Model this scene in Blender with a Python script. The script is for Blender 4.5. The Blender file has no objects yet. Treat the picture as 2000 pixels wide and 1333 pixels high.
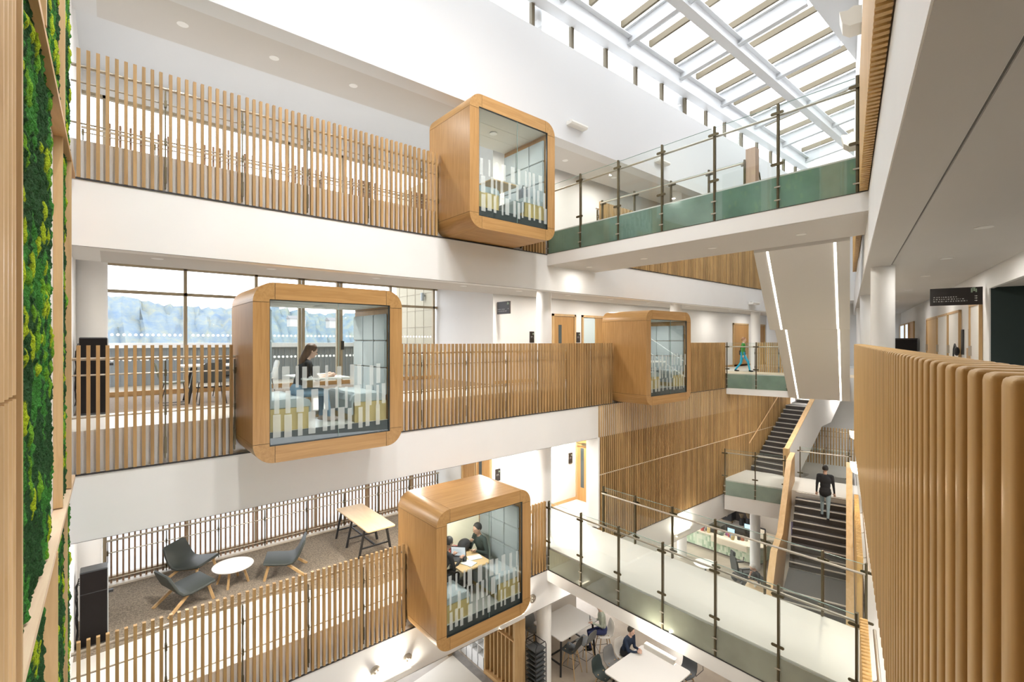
import bpy, bmesh, math, random
from mathutils import Vector, Matrix
random.seed(7)
SC = bpy.context.scene
COL = SC.collection
PI = math.pi
# ------------------------------------------------------------------ frames and levels
L1, L2, L3 = 4.02, 8.04, 12.06
EYE = 9.29
RA = math.radians(14.7)
CW, SW = math.cos(RA), math.sin(RA)
def Rw(p):                      # right-hand wall frame (a along wall, b towards wall, z) -> world
    a, b, z = p
    return (18.15 + a*CW + b*SW, a*SW - b*CW, z)
# ------------------------------------------------------------------ materials
MATS = {}
def mat(name, col, rough=0.5, metal=0.0, spec=0.5, noise=0.0, nscale=8.0, emit=None, estr=0.0, bump=0.0, bscale=40.0, island=0.0, coat=0.0):
    if name in MATS: return MATS[name]
    m = bpy.data.materials.new(name); m.use_nodes = True
    nt = m.node_tree; b = nt.nodes['Principled BSDF']
    b.inputs['Base Color'].default_value = (*col, 1)
    b.inputs['Roughness'].default_value = rough
    b.inputs['Metallic'].default_value = metal
    b.inputs['Specular IOR Level'].default_value = spec
    b.inputs['Coat Weight'].default_value = coat
    if emit:
        b.inputs['Emission Color'].default_value = (*emit, 1); b.inputs['Emission Strength'].default_value = estr
    tc = nt.nodes.new('ShaderNodeTexCoord')
    if noise > 0 or island > 0:
        n = nt.nodes.new('ShaderNodeTexNoise'); n.inputs['Scale'].default_value = nscale; n.inputs['Detail'].default_value = 4
        nt.links.new(tc.outputs['Object'], n.inputs['Vector'])
        mr = nt.nodes.new('ShaderNodeMapRange'); mr.inputs['From Min'].default_value = .3; mr.inputs['From Max'].default_value = .7
        mr.inputs['To Min'].default_value = 1-noise; mr.inputs['To Max'].default_value = 1+noise
        nt.links.new(n.outputs['Fac'], mr.inputs['Value'])
        val = mr.outputs['Result']
        if island > 0:
            g = nt.nodes.new('ShaderNodeNewGeometry')
            mi = nt.nodes.new('ShaderNodeMapRange'); mi.inputs['To Min'].default_value = 1-island; mi.inputs['To Max'].default_value = 1+island
            nt.links.new(g.outputs['Random Per Island'], mi.inputs['Value'])
            mm = nt.nodes.new('ShaderNodeMath'); mm.operation = 'MULTIPLY'
            nt.links.new(val, mm.inputs[0]); nt.links.new(mi.outputs['Result'], mm.inputs[1]); val = mm.outputs[0]
        mx = nt.nodes.new('ShaderNodeVectorMath'); mx.operation = 'SCALE'; mx.inputs[0].default_value = col
        nt.links.new(val, mx.inputs['Scale']); nt.links.new(mx.outputs['Vector'], b.inputs['Base Color'])
    if bump > 0:
        n2 = nt.nodes.new('ShaderNodeTexNoise'); n2.inputs['Scale'].default_value = bscale; n2.inputs['Detail'].default_value = 3
        nt.links.new(tc.outputs['Object'], n2.inputs['Vector'])
        bp = nt.nodes.new('ShaderNodeBump'); bp.inputs['Strength'].default_value = bump; bp.inputs['Distance'].default_value = .02
        nt.links.new(n2.outputs['Fac'], bp.inputs['Height']); nt.links.new(bp.outputs['Normal'], b.inputs['Normal'])
    MATS[name] = m
    return m
def wood(name, c1, c2, axis='z', rough=0.45, island=0.12, stretch=14.0, spec=.35):
    if name in MATS: return MATS[name]
    m = bpy.data.materials.new(name); m.use_nodes = True
    nt = m.node_tree; b = nt.nodes['Principled BSDF']; b.inputs['Roughness'].default_value = rough; b.inputs['Specular IOR Level'].default_value = spec
    tc = nt.nodes.new('ShaderNodeTexCoord'); mp = nt.nodes.new('ShaderNodeMapping')
    s = {'x': (.9, stretch, stretch), 'y': (stretch, .9, stretch), 'z': (stretch, stretch, .9)}[axis]
    mp.inputs['Scale'].default_value = s
    nt.links.new(tc.outputs['Object'], mp.inputs['Vector'])
    g = nt.nodes.new('ShaderNodeNewGeometry')
    off = nt.nodes.new('ShaderNodeVectorMath'); off.operation = 'ADD'
    sc = nt.nodes.new('ShaderNodeMath'); sc.operation = 'MULTIPLY'; sc.inputs[1].default_value = 37.0
    nt.links.new(g.outputs['Random Per Island'], sc.inputs[0])
    cmb = nt.nodes.new('ShaderNodeCombineXYZ')
    for i in range(3): nt.links.new(sc.outputs[0], cmb.inputs[i])
    nt.links.new(mp.outputs['Vector'], off.inputs[0]); nt.links.new(cmb.outputs[0], off.inputs[1])
    n = nt.nodes.new('ShaderNodeTexNoise'); n.inputs['Scale'].default_value = 1.3; n.inputs['Detail'].default_value = 5; n.inputs['Roughness'].default_value = .62
    n.inputs['Distortion'].default_value = .6
    nt.links.new(off.outputs[0], n.inputs['Vector'])
    cr = nt.nodes.new('ShaderNodeValToRGB')
    cr.color_ramp.elements[0].position = .3; cr.color_ramp.elements[0].color = (*c2, 1)
    cr.color_ramp.elements[1].position = .68; cr.color_ramp.elements[1].color = (*c1, 1)
    nt.links.new(n.outputs['Fac'], cr.inputs['Fac'])
    mi = nt.nodes.new('ShaderNodeMapRange'); mi.inputs['To Min'].default_value = 1-island; mi.inputs['To Max'].default_value = 1+island
    nt.links.new(g.outputs['Random Per Island'], mi.inputs['Value'])
    mx = nt.nodes.new('ShaderNodeVectorMath'); mx.operation = 'SCALE'
    nt.links.new(cr.outputs['Color'], mx.inputs[0]); nt.links.new(mi.outputs['Result'], mx.inputs['Scale'])
    nt.links.new(mx.outputs['Vector'], b.inputs['Base Color'])
    MATS[name] = m
    return m
def glassmat(name, tint=(.97, .99, .98), refl=0.06, rough=0.0, fres=True):
    if name in MATS: return MATS[name]
    m = bpy.data.materials.new(name); m.use_nodes = True
    nt = m.node_tree; nt.nodes.clear()
    o = nt.nodes.new('ShaderNodeOutputMaterial'); mix = nt.nodes.new('ShaderNodeMixShader')
    t = nt.nodes.new('ShaderNodeBsdfTransparent'); t.inputs['Color'].default_value = (*tint, 1)
    g = nt.nodes.new('ShaderNodeBsdfGlossy'); g.inputs['Roughness'].default_value = rough; g.inputs['Color'].default_value = (1, 1, 1, 1)
    lw = nt.nodes.new('ShaderNodeLayerWeight'); lw.inputs['Blend'].default_value = .12
    mul = nt.nodes.new('ShaderNodeMath'); mul.operation = 'MULTIPLY_ADD'; mul.inputs[1].default_value = .35; mul.inputs[2].default_value = refl*.5
    nt.links.new(lw.outputs['Fresnel'], mul.inputs[0])
    nt.links.new(mul.outputs[0], mix.inputs['Fac']); nt.links.new(t.outputs[0], mix.inputs[1]); nt.links.new(g.outputs[0], mix.inputs[2])
    nt.links.new(mix.outputs[0], o.inputs['Surface'])
    MATS[name] = m
    return m
def frostmat():
    if 'frosted film' in MATS: return MATS['frosted film']
    m = bpy.data.materials.new('frosted film'); m.use_nodes = True
    nt = m.node_tree; nt.nodes.clear()
    o = nt.nodes.new('ShaderNodeOutputMaterial'); mix = nt.nodes.new('ShaderNodeMixShader'); mix.inputs['Fac'].default_value = .42
    t = nt.nodes.new('ShaderNodeBsdfTransparent'); t.inputs['Color'].default_value = (.93, .96, .94, 1)
    d = nt.nodes.new('ShaderNodeBsdfDiffuse'); d.inputs['Color'].default_value = (.86, .9, .87, 1)
    nt.links.new(t.outputs[0], mix.inputs[1]); nt.links.new(d.outputs[0], mix.inputs[2]); nt.links.new(mix.outputs[0], o.inputs['Surface'])
    MATS['frosted film'] = m
    return m
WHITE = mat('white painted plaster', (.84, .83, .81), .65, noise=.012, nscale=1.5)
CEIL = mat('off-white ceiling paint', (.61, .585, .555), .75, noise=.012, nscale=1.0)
STEELW = mat('white painted steel', (.70, .71, .72), .45)
VINYL = mat('pale cream vinyl floor', (.68, .66, .61), .38, noise=.02, nscale=.8)
CARPET = mat('brown fleck carpet', (.245, .20, .15), .95, noise=.5, nscale=42, bump=.5, bscale=160)
CARPETW = mat('warm dark carpet', (.30, .24, .19), .95, noise=.3, nscale=40)
SHADOWGAP = mat('black shadow gap', (.035, .03, .03), .7)
GROOVE = mat('grey ceiling groove', (.16, .15, .14), .8)
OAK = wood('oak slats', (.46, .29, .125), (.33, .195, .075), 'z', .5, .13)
OREAR = wood('shaded rear oak slats', (.27, .165, .10), (.20, .115, .065), 'z', .6, .1)  # darker copy of the slat oak, backlit shade put into the colour
OAKR = wood('honey oak slats', (.62, .39, .15), (.47, .275, .09), 'z', .42, .07)
OAKD = wood('oak cladding slats', (.56, .37, .17), (.37, .225, .09), 'z', .5, .22)
PODX = wood('honey oak veneer along x', (.50, .29, .112), (.375, .20, .068), 'x', .38, .05, 17)
PODZ = wood('honey oak veneer upright', (.48, .275, .105), (.36, .19, .063), 'z', .38, .05, 17)
PODY = wood('honey oak veneer along y', (.49, .285, .108), (.375, .20, .068), 'y', .38, .05, 17)
OAKL = wood('pale oak battens', (.70, .50, .28), (.56, .37, .18), 'z', .45, .08, 10)
OAKX = wood('oak joinery along x', (.60, .38, .18), (.48, .28, .115), 'x', .45, .06, 10)
OAKZ = wood('oak joinery upright', (.60, .41, .21), (.48, .31, .14), 'z', .45, .06, 10)
OAKY = wood('oak joinery along y', (.60, .38, .18), (.48, .28, .115), 'y', .45, .06, 10)
PALEOAK = wood('pale oak top', (.74, .55, .33), (.66, .46, .26), 'y', .4, .03, 7)
BRONZE = mat('dark bronze metal', (.115, .095, .055), .4, .75)
STEEL = mat('brushed steel', (.46, .41, .34), .38, .7)
ALU = mat('bronze anodised window frame', (.42, .345, .235), .5, .1)
BLACK = mat('black steel', (.018, .018, .02), .45)
BLACKG = mat('black gloss panel', (.008, .006, .006), .4, spec=.2)
CHAR = mat('charcoal leather', (.036, .043, .039), .5, bump=.1, bscale=90)
GREYBLUE = mat('pale blue grey padded fabric', (.44, .49, .51), .85, bump=.15, bscale=200)
DARKGREY = mat('dark grey rubber', (.07, .075, .08), .6)
STEPM = mat('dark grey stair carpet', (.075, .068, .064), .85, noise=.15, nscale=40)
NOSE = mat('pale stair nosing', (.62, .59, .54), .6)
WTOP = mat('white laminate', (.83, .815, .79), .35)
GLASS = glassmat('clear glass')
WGLASS = glassmat('window glass', (.98, .99, 1.0), .03)
TINTG = glassmat('grey green glass', (.93, .96, .955), .04)
EDGEG = mat('green glass edge', (.25, .36, .32), .25)
FROST = frostmat()
SPAND3 = mat('teal reflection tinted glass', (.20, .315, .265), .10, spec=.8, noise=.35, nscale=.9)  # glass colour with the top bridge's teal reflections put into it
SPAND1 = mat('olive grey reflection tinted glass', (.335, .325, .26), .10, spec=.8, noise=.3, nscale=.9)  # base colour also carries the greyer reflections of the lower bridge
SPAND2 = mat('grey green back painted glass', (.28, .36, .31), .12, spec=.7, noise=.2, nscale=1.2)
LED = mat('warm white led strip', (1, 1, 1), .5, emit=(1, .96, .88), estr=9)
LAMP = mat('lit lamp diffuser', (1, 1, 1), .5, emit=(1, .95, .86), estr=6)
LAMPW = mat('glowing wall lamp', (1, 1, 1), .5, emit=(1, .86, .62), estr=4.5)
TEAL = mat('dark teal wall paint', (.022, .038, .036), .6)
SIGN = mat('dark brown sign panel', (.022, .016, .013), .35)
SIGNW = mat('white sign lettering', (.75, .74, .72), .6)
GREEN = mat('pale green emblem', (.35, .45, .33), .6)
# ------------------------------------------------------------------ mesh builder
class MB:
    def __init__(s, T=None): s.v = []; s.f = []; s.mi = []; s.T = T; s.cur = 0
    def add(s, vs, fs):
        o = len(s.v)
        s.v.extend(tuple(s.T(p)) if s.T else tuple(p) for p in vs)
        s.f.extend(tuple(o+i for i in f) for f in fs); s.mi.extend([s.cur]*len(fs))
        return s
    def box(s, x0, x1, y0, y1, z0, z1):
        vs = [(x0, y0, z0), (x1, y0, z0), (x1, y1, z0), (x0, y1, z0), (x0, y0, z1), (x1, y0, z1), (x1, y1, z1), (x0, y1, z1)]
        return s.add(vs, [(0, 3, 2, 1), (4, 5, 6, 7), (0, 1, 5, 4), (1, 2, 6, 5), (2, 3, 7, 6), (3, 0, 4, 7)])
    def hexa(s, b4, t4):
        return s.add(list(b4)+list(t4), [(3, 2, 1, 0), (4, 5, 6, 7), (0, 1, 5, 4), (1, 2, 6, 5), (2, 3, 7, 6), (3, 0, 4, 7)])
    def obox(s, c, size, rz=0, up=None, ax=None):
        hx, hy, hz = [q/2 for q in size]; co, si = math.cos(rz), math.sin(rz)
        vs = []
        for z in (-hz, hz):
            for x, y in ((-hx, -hy), (hx, -hy), (hx, hy), (-hx, hy)):
                vs.append((c[0]+x*co-y*si, c[1]+x*si+y*co, c[2]+z))
        return s.add(vs, [(0, 3, 2, 1), (4, 5, 6, 7), (0, 1, 5, 4), (1, 2, 6, 5), (2, 3, 7, 6), (3, 0, 4, 7)])
    def prism(s, pts, axis, lo, hi):      # pts in the two other axes (cyclic order x->(y,z), y->(x,z), z->(x,y))
        n = len(pts)
        def P(p, t):
            return {'x': (t, p[0], p[1]), 'y': (p[0], t, p[1]), 'z': (p[0], p[1], t)}[axis]
        vs = [P(p, lo) for p in pts]+[P(p, hi) for p in pts]
        fs = [tuple(range(n)), tuple(range(2*n-1, n-1, -1))]+[(i, n+i, n+(i+1) % n, (i+1) % n) for i in range(n)]
        return s.add(vs, fs)
    def bar(s, p0, p1, w, h, upv=(0, 0, 1)):   # rectangular bar between two points
        a, b = Vector(p0), Vector(p1); d = (b-a).normalized(); u = Vector(upv)
        sd = d.cross(u)
        if sd.length < 1e-4: sd = d.cross(Vector((1, 0, 0)))
        sd.normalize(); up = sd.cross(d)
        q = [(-w/2, -h/2), (w/2, -h/2), (w/2, h/2), (-w/2, h/2)]
        vs = [a+sd*x+up*y for x, y in q]+[b+sd*x+up*y for x, y in q]
        return s.add([tuple(v) for v in vs], [(0, 1, 2, 3), (7, 6, 5, 4), (0, 4, 5, 1), (1, 5, 6, 2), (2, 6, 7, 3), (3, 7, 4, 0)])
    def tube(s, pts, r, n=8, cap=True):
        pts = [Vector(p) for p in pts]; rs = r if isinstance(r, (list, tuple)) else [r]*len(pts)
        rings = []; prev = None
        for i, p in enumerate(pts):
            d = (pts[min(i+1, len(pts)-1)]-pts[max(i-1, 0)]).normalized()
            if prev is None:
                ref = Vector((0, 0, 1)) if abs(d.z) < .9 else Vector((1, 0, 0)); u = d.cross(ref).normalized()
            else:
                u = (prev-d*prev.dot(d)).normalized()
            prev = u; w = d.cross(u)
            rings.append([tuple(p+(u*math.cos(2*PI*k/n)+w*math.sin(2*PI*k/n))*rs[i]) for k in range(n)])
        vs = [q for ring in rings for q in ring]; fs = []
        for i in range(len(pts)-1):
            for k in range(n): fs.append((i*n+k, i*n+(k+1) % n, (i+1)*n+(k+1) % n, (i+1)*n+k))
        if cap: fs.append(tuple(range(n-1, -1, -1))); fs.append(tuple((len(pts)-1)*n+k for k in range(n)))
        return s.add(vs, fs)
    def lathe(s, prof, c=(0, 0, 0), n=24, sx=1, sy=1):
        vs = []; fs = []
        for r, z in prof:
            for k in range(n): vs.append((c[0]+sx*r*math.cos(2*PI*k/n), c[1]+sy*r*math.sin(2*PI*k/n), c[2]+z))
        m = len(prof)
        for i in range(m-1):
            for k in range(n): fs.append((i*n+k, i*n+(k+1) % n, (i+1)*n+(k+1) % n, (i+1)*n+k))
        fs.append(tuple(range(n-1, -1, -1))); fs.append(tuple((m-1)*n+k for k in range(n)))
        return s.add(vs, fs)
    def ball(s, c, r, n=10, m=7):
        rx, ry, rz = r if isinstance(r, (tuple, list)) else (r, r, r)
        vs = [(c[0], c[1], c[2]-rz)]; fs = []
        for i in range(1, m):
            t = -PI/2+PI*i/m
            for k in range(n): vs.append((c[0]+rx*math.cos(t)*math.cos(2*PI*k/n), c[1]+ry*math.cos(t)*math.sin(2*PI*k/n), c[2]+rz*math.sin(t)))
        vs.append((c[0], c[1], c[2]+rz)); top = len(vs)-1
        for k in range(n):
            fs.append((0, 1+(k+1) % n, 1+k)); fs.append((top, top-n+k, top-n+(k+1) % n))
        for i in range(m-2):
            for k in range(n): a = 1+i*n; fs.append((a+k, a+(k+1) % n, a+n+(k+1) % n, a+n+k))
        return s.add(vs, fs)
    def loft(s, rings, cap=True):
        n = len(rings[0]); vs = [p for r in rings for p in r]; fs = []
        for i in range(len(rings)-1):
            for k in range(n): fs.append((i*n+k, i*n+(k+1) % n, (i+1)*n+(k+1) % n, (i+1)*n+k))
        if cap: fs.append(tuple(range(n-1, -1, -1))); fs.append(tuple((len(rings)-1)*n+k for k in range(n)))
        return s.add(vs, fs)
def link(name, mb, m, parent=None, smooth=False, bevel=0, bseg=2, world=True, fix=True):
    me = bpy.data.meshes.new(name)
    vs = mb.v
    o = bpy.data.objects.new(name, me); COL.objects.link(o)
    if parent is not None:
        o.parent = parent
        if world:
            M = absm(parent).inverted(); vs = [tuple(M @ Vector(v)) for v in vs]
    me.from_pydata([tuple(v) for v in vs], [], mb.f)
    ms = m if isinstance(m, (list, tuple)) else [m]
    for q in ms: me.materials.append(q)
    for i, p in enumerate(me.polygons): p.material_index = min(mb.mi[i], len(ms)-1)
    if fix or bevel:
        bm = bmesh.new(); bm.from_mesh(me)
        bmesh.ops.recalc_face_normals(bm, faces=bm.faces)
        if bevel:
            es = [e for e in bm.edges if len(e.link_faces) == 2 and e.calc_face_angle(0) > .6]
            bmesh.ops.bevel(bm, geom=es, offset=bevel, segments=bseg, affect='EDGES', clamp_overlap=True)
        bm.to_mesh(me); bm.free()
    if smooth:
        for p in me.polygons: p.use_smooth = True
        try: me.set_sharp_from_angle(angle=math.radians(40))
        except Exception: pass
    return o
def absm(o):
    M = Matrix.Translation(o.location) @ o.rotation_euler.to_matrix().to_4x4() @ Matrix.Diagonal((*o.scale, 1))
    return absm(o.parent) @ M if o.parent else M
USED = {}
def tag(o, label, cat, group=None, kind=None):
    if label in USED and not group: print('DUPLABEL', label)
    USED[label] = 1
    o['label'] = label; o['category'] = cat
    if group: o['group'] = group
    if kind: o['kind'] = kind
    return o
def thing(name, label, cat, loc=(0, 0, 0), rz=0, group=None):
    o = bpy.data.objects.new(name, None); COL.objects.link(o)
    o.empty_display_size = .1; o.location = loc; o.rotation_euler = (0, 0, rz)
    return tag(o, label, cat, group)
def solo(name, mb, m, label, cat, group=None, kind=None, **k):
    return tag(link(name, mb, m, **k), label, cat, group, kind)
def struct(name, mb, m, **k):
    o = link(name, mb, m, **k)
    if 'parent' not in k: o['kind'] = 'structure'
    return o
def copytree(o, loc, rz=0, label=None, group=None):
    c = o.copy(); COL.objects.link(c); c.location = loc; c.rotation_euler = (0, 0, rz)
    if label: c['label'] = label; USED[label] = 1
    if group: c['group'] = group
    for ch in o.children:
        d = ch.copy(); COL.objects.link(d); d.parent = c
        for g in ch.children:
            e = g.copy(); COL.objects.link(e); e.parent = d
    return c
ORD = ['first', 'second', 'third', 'fourth', 'fifth', 'sixth', 'seventh', 'eighth', 'ninth', 'tenth', 'eleventh', 'twelfth', 'thirteenth', 'fourteenth']
# ================================================================== SETTING
XL, XR = -.45, 27.0
# ground floor and outside ground
m = MB(); m.box(-6, 34, -16, 5.3, -.2, 0)
TILE = mat('grey stone tile', (.36, .30, .235), .28, noise=.10, nscale=2.2)
struct('floor', m, TILE)
m = MB(); m.prism([(2.0, 2.2), (7.83, 3.2), (7.86, 1.55), (7.2, -3.0), (2.0, -6.0)], 'z', .001, .012)
struct('floor', m, mat('light beige floor tile', (.66, .61, .53), .35, noise=.04, nscale=1.2))
m = MB(); m.box(-30, 60, 5.3, 60, -.25, -.05)
struct('floor_outside', m, mat('pale outdoor paving', (.25, .245, .235), .8, noise=.15, nscale=.7))  # one even paving tone with random mottle
m = MB(); m.box(3.6, 9.5, 9.2, 14.5, -.05, .03)
solo('lawn', m, mat('bright lawn grass', (.10, .17, .03), .9, noise=.25, nscale=6), 'bright green lawn on the ground outside the first floor windows', 'lawn', kind='stuff')
m = MB(); m.box(-1.5, 1.5, 6.6, 8.4, -.05, 2.2)
# left gallery slabs : one extruded profile each
def slab(F, x0, x1, deep, top=True):
    p = [(.02, F-1.48), (.02, F-.575), (.16, F-.575), (.16, F), (deep, F), (deep, F-1.0), (2.0, F-1.0), (2.0, F-1.42), (.45, F-1.42), (.45, F-1.40), (.43, F-1.40), (.43, F-1.46), (.06, F-1.46), (.06, F-1.48)]
    m = MB(); m.prism(p, 'x', x0, x1); return m
for F, nm in ((L1, 'first'), (L2, 'second'), (L3, 'third')):
    struct('floor', slab(F, XL, XR, 5.3), WHITE)
    # visible floor finishes
    m = MB(); m.box(XL, XR, .165, 2.05, F, F+.006)
    struct('floor', m, VINYL)
    m = MB(); m.box(XL, XR, .005, .03, F-.577, F-.556)
    struct('trim_left', m, SHADOWGAP)
    m = MB(); m.box(XL, XR, .43, .45, F-1.425, F-1.40); m.box(XL, XR, .012, .022, F-1.482, F-1.478)
    struct('trim_left', m, GROOVE)
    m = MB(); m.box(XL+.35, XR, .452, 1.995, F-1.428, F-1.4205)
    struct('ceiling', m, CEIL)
m = MB(); m.prism([(XL, 1.9), (1.2, 2.07), (2.6, 2.04), (3.4, 1.7), (4.3, 1.0), (8.36, 1.0), (8.36, 5.2), (XL, 5.2)], 'z', L1+.006, L1+.012)
struct('floor', m, CARPET)
m = MB(); m.box(XL, 8.36, 2.05, 5.08, L2+.004, L2+.012)
struct('floor', m, CARPETW)
# bulkhead above third floor gallery, roof over gallery
F4 = 16.06
m = MB(); m.prism([(0, 14.58), (0, 17.12), (5.4, 17.12), (5.4, 15.1), (1.72, 15.1), (1.72, 14.64), (.45, 14.64), (.45, 14.66), (.43, 14.66), (.43, 14.60), (.06, 14.60), (.06, 14.58)], 'x', XL, XR)
struct('wall_left', m, mat('bright white plaster', (.68, .68, .68), .6))
m = MB(); m.box(XL+.3, XR, .452, 1.715, 14.632, 14.639)
struct('ceiling', m, CEIL)
m = MB(); m.box(XL, XR, .43, .45, 14.635, 14.66)
struct('trim_left', m, GROOVE)
# end wall behind the green wall and near the columns
m = MB(); m.box(XL-.2, XL, -6.4, 5.3, 0, 19.0)
struct('wall_end', m, WHITE)
# core wall (signs and doors): at y=2.05, x 8.37..11.88 and beyond
m = MB()
m.box(8.37, 11.88, 2.05, 5.3, .0, 16.5)
struct('wall_core', m, WHITE)
m = MB(); m.box(11.88, XR, 2.05, 2.3, L1, 16.5)
struct('wall_core', m, WHITE)
m = MB(); m.box(11.88, 12.05, .3, 2.05, L1, L2-.6)
struct('wall_core', m, WHITE)
# slat clad solid wall between the bridges, first to second floor
m = MB(); m.box(10.53, XR, .06, .3, L1+.01, L2-.58)
struct('wall_left', m, WHITE)
m = MB()
x = 10.56
while x < 24.5:
    m.box(x, x+.042, 0, .055, L1-.553, 5.49); m.box(x, x+.042, 0, .055, 5.505, L2-.57); x += .0905
t = thing('slat_cladding', 'tall oak slat cladding covering the wall between the two bridges', 'wall cladding', (10.56, 0, L1-.553))
link('slats', m, OAKD, t)
m = MB(); m.box(10.56, 24.5, .045, .062, L1-.553, L2-.57)
link('backing_board', m, mat('brown backing board', (.16, .095, .045), .8), t)
m = MB(); m.box(10.56, 24.5, -.004, .05, 5.488, 5.507)
link('joint_trim', m, mat('pale joint trim', (.75, .66, .5), .5), t)
m = MB(); m.box(10.50, 10.555, -.03, .42, L1+.009, L2-1.47)
struct('trim_left', m, WHITE)
# far end wall
m = MB(Rw); m.box(9.5, 9.8, -8, 6.2, 0, 19.5)
struct('wall_far', m, WHITE)
m = MB(Rw); m.box(7.2, 9.5, -3, 5.9, L1-1.1, L1); m.box(7.2, 9.5, -3, 5.9, L2-.8, L2); m.box(7.2, 9.5, -3, 5.9, L3-.9, L3)
struct('floor_far', m, WHITE)
m = MB(Rw); m.box(-21.5, -21.3, -1.5, 7.6, 0, 19.5)
struct('wall_blocker', m, mat('brown blocker wall', (.40, .30, .20), .7))  # added unseen wall behind the camera, brown to darken the slat gaps
m = MB(); m.box(-9, XL, -16, 5.3, 18.9, 19.3)
struct('ceiling', m, WHITE)  # added unseen roof behind the camera, keeps sky light off the slats
m = MB(); m.box(-9, -8.8, -16, 5.3, 0, 19.3)
struct('wall_blocker', m, WHITE)  # added unseen outer wall, shuts out sky light at the back
# ---------------- right-hand galleries
def rslab(F, a0, a1):
    p = [(4.06, F-1.48), (4.06, F-.56), (4.10, F-.56), (4.10, F), (7.6, F), (7.6, F-1.0), (5.9, F-1.0), (5.9, F-1.46), (4.43, F-1.46), (4.43, F-1.44), (4.41, F-1.44), (4.41, F-1.48)]
    m = MB(); vs = []
    n = len(p)
    vs = [(a0, b, z) for b, z in p]+[(a1, b, z) for b, z in p]
    fs = [tuple(range(n)), tuple(range(2*n-1, n-1, -1))]+[(i, n+i, n+(i+1) % n, (i+1) % n) for i in range(n)]
    m.T = Rw; m.add(vs, fs); return m
for F in (L1, L2, L3):
    struct('floor_right', rslab(F, -23, 9.5), WHITE)
    m = MB(Rw); m.box(-23, 9.5, 4.41, 4.43, F-1.465, F-1.44)
    struct('trim_right', m, GROOVE)
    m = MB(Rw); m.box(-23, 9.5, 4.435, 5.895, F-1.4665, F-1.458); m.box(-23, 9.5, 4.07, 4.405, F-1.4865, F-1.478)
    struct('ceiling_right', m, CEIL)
    m = MB(Rw); m.box(-23, 9.5, 4.105, 5.9, F, F+.006)
    struct('floor_right', m, VINYL)
m = MB(Rw); m.box(-23, 9.5, 4.06, 7.6, 14.58, 19.6)
struct('wall_right', m, WHITE)
m = MB(Rw); m.box(-12, 9.5, 5.9, 6.1, L3, 14.6); m.box(-12, 9.5, 5.9, 6.1, L1, L2-1.0); m.box(-23, 9.5, 5.9, 6.1, 0, L1-1.0)
struct('wall_right', m, WHITE)
# second floor corridor wall on the right with recesses
def s_of(u, perp=2.1):
    x = (u-1000)/931.3; ph = math.radians(90-49.79-0)  # helper for corridor layout
    phi = math.radians(49.79)-RA
    return perp*(x*math.sin(phi)+math.cos(phi))/(x*math.cos(phi)-math.sin(phi))
def a_of(u, perp=2.1): return -19.76+s_of(u, perp)
an = a_of(1932); af = a_of(1923)
m = MB(Rw)
m.box(a_of(1809), an, 5.9, 6.1, L2, L2+2.6)
m.box(-2.0, a_of(1789), 5.9, 6.1, L2, L2+2.6); m.box(-2.0, 9.5, 5.9, 6.1, L2, L2+2.6)
m.box(-23, a_of(1789), 5.905, 6.1, L2+2.301, L2+2.6); m.box(-23, an, 5.9, 5.96, L2+2.2, L2+2.6)
struct('wall_right', m, WHITE)
m = MB(Rw); m.box(-23, an, 7.0, 7.1, L2, L2+2.6)
struct('wall_right', m, TEAL)
m = MB(Rw); m.box(an-.001, an+.02, 5.92, 7.0, L2, L2+2.25)
struct('wall_right', m, TEAL)
m = MB(Rw); m.box(a_of(1789), a_of(1809), 6.0, 6.05, L2, L2+2.22)
struct('wall_right', m, TEAL)
m = MB(Rw); m.box(-23, an, 5.965, 7.0, L2+2.22, L2+2.3)
struct('ceiling_right', m, CEIL)
# ---------------- columns
def column(x, y, z0, z1, lab, r=.2, frame=None):
    m = MB(); c = Rw((x, y, 0)) if frame else (x, y, 0)
    m.lathe([(r, z0), (r, z1)], (c[0], c[1], 0), 32)
    o = solo('round_column', m, WHITE, lab, 'column', 'white round columns', smooth=True)
    return o
column(-.27, 3.0, L2, L2+3.0, 'white round column behind the kiosk on the second floor', .255)
column(-.34, 3.6, L1, L1+3.0, 'white round column behind the kiosk on the carpeted first floor', .24)
column(9.0, .62, L2, L2+2.6, 'white round column behind the second floor slats, beside the first oak door')
column(9.0, .62, L1, L1+2.6, 'white round column behind the lowest oak pod on the first floor')
column(9.0, .62, 0, L1-1.4, 'white round column standing on the ground floor beside the black tray rack')
column(15.6, .62, L2, L2+2.6, 'white round column rising behind the smallest oak pod')
column(22.2, .62, L2, L2+2.6, 'white round column beside the walking person in green')
column(15.6, .62, L3, L3+2.6, 'white round column seen through the top bridge glass')
column(20.1, -.25, 0, L1-1.0, 'white round column in front of the cafe counter', .19)
column(18.9, 2.3, 0, L1-1.0, 'white square pillar edge at the near end of the cafe counter', .2)
column(-9.24, 4.31, L2, L2+2.6, 'nearest white round column behind the honey slats of the corridor', .17, 1)
column(-3.0, 4.31, L2, L2+2.6, 'second white round column along the corridor, shadowed', .21, 1)
column(3.2, 4.31, L2, L2+2.6, 'farthest white round column along the corridor', .21, 1)
column(8.41, .35, 17.0, 17.85, 'short white column under the skylight edge beam, nearest one', .19)
column(15.25, .35, 17.0, 17.85, 'short white column under the skylight edge beam, middle one', .19)
column(19.9, .35, 17.0, 17.85, 'short white column under the skylight edge beam, farthest one', .19)
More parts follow.
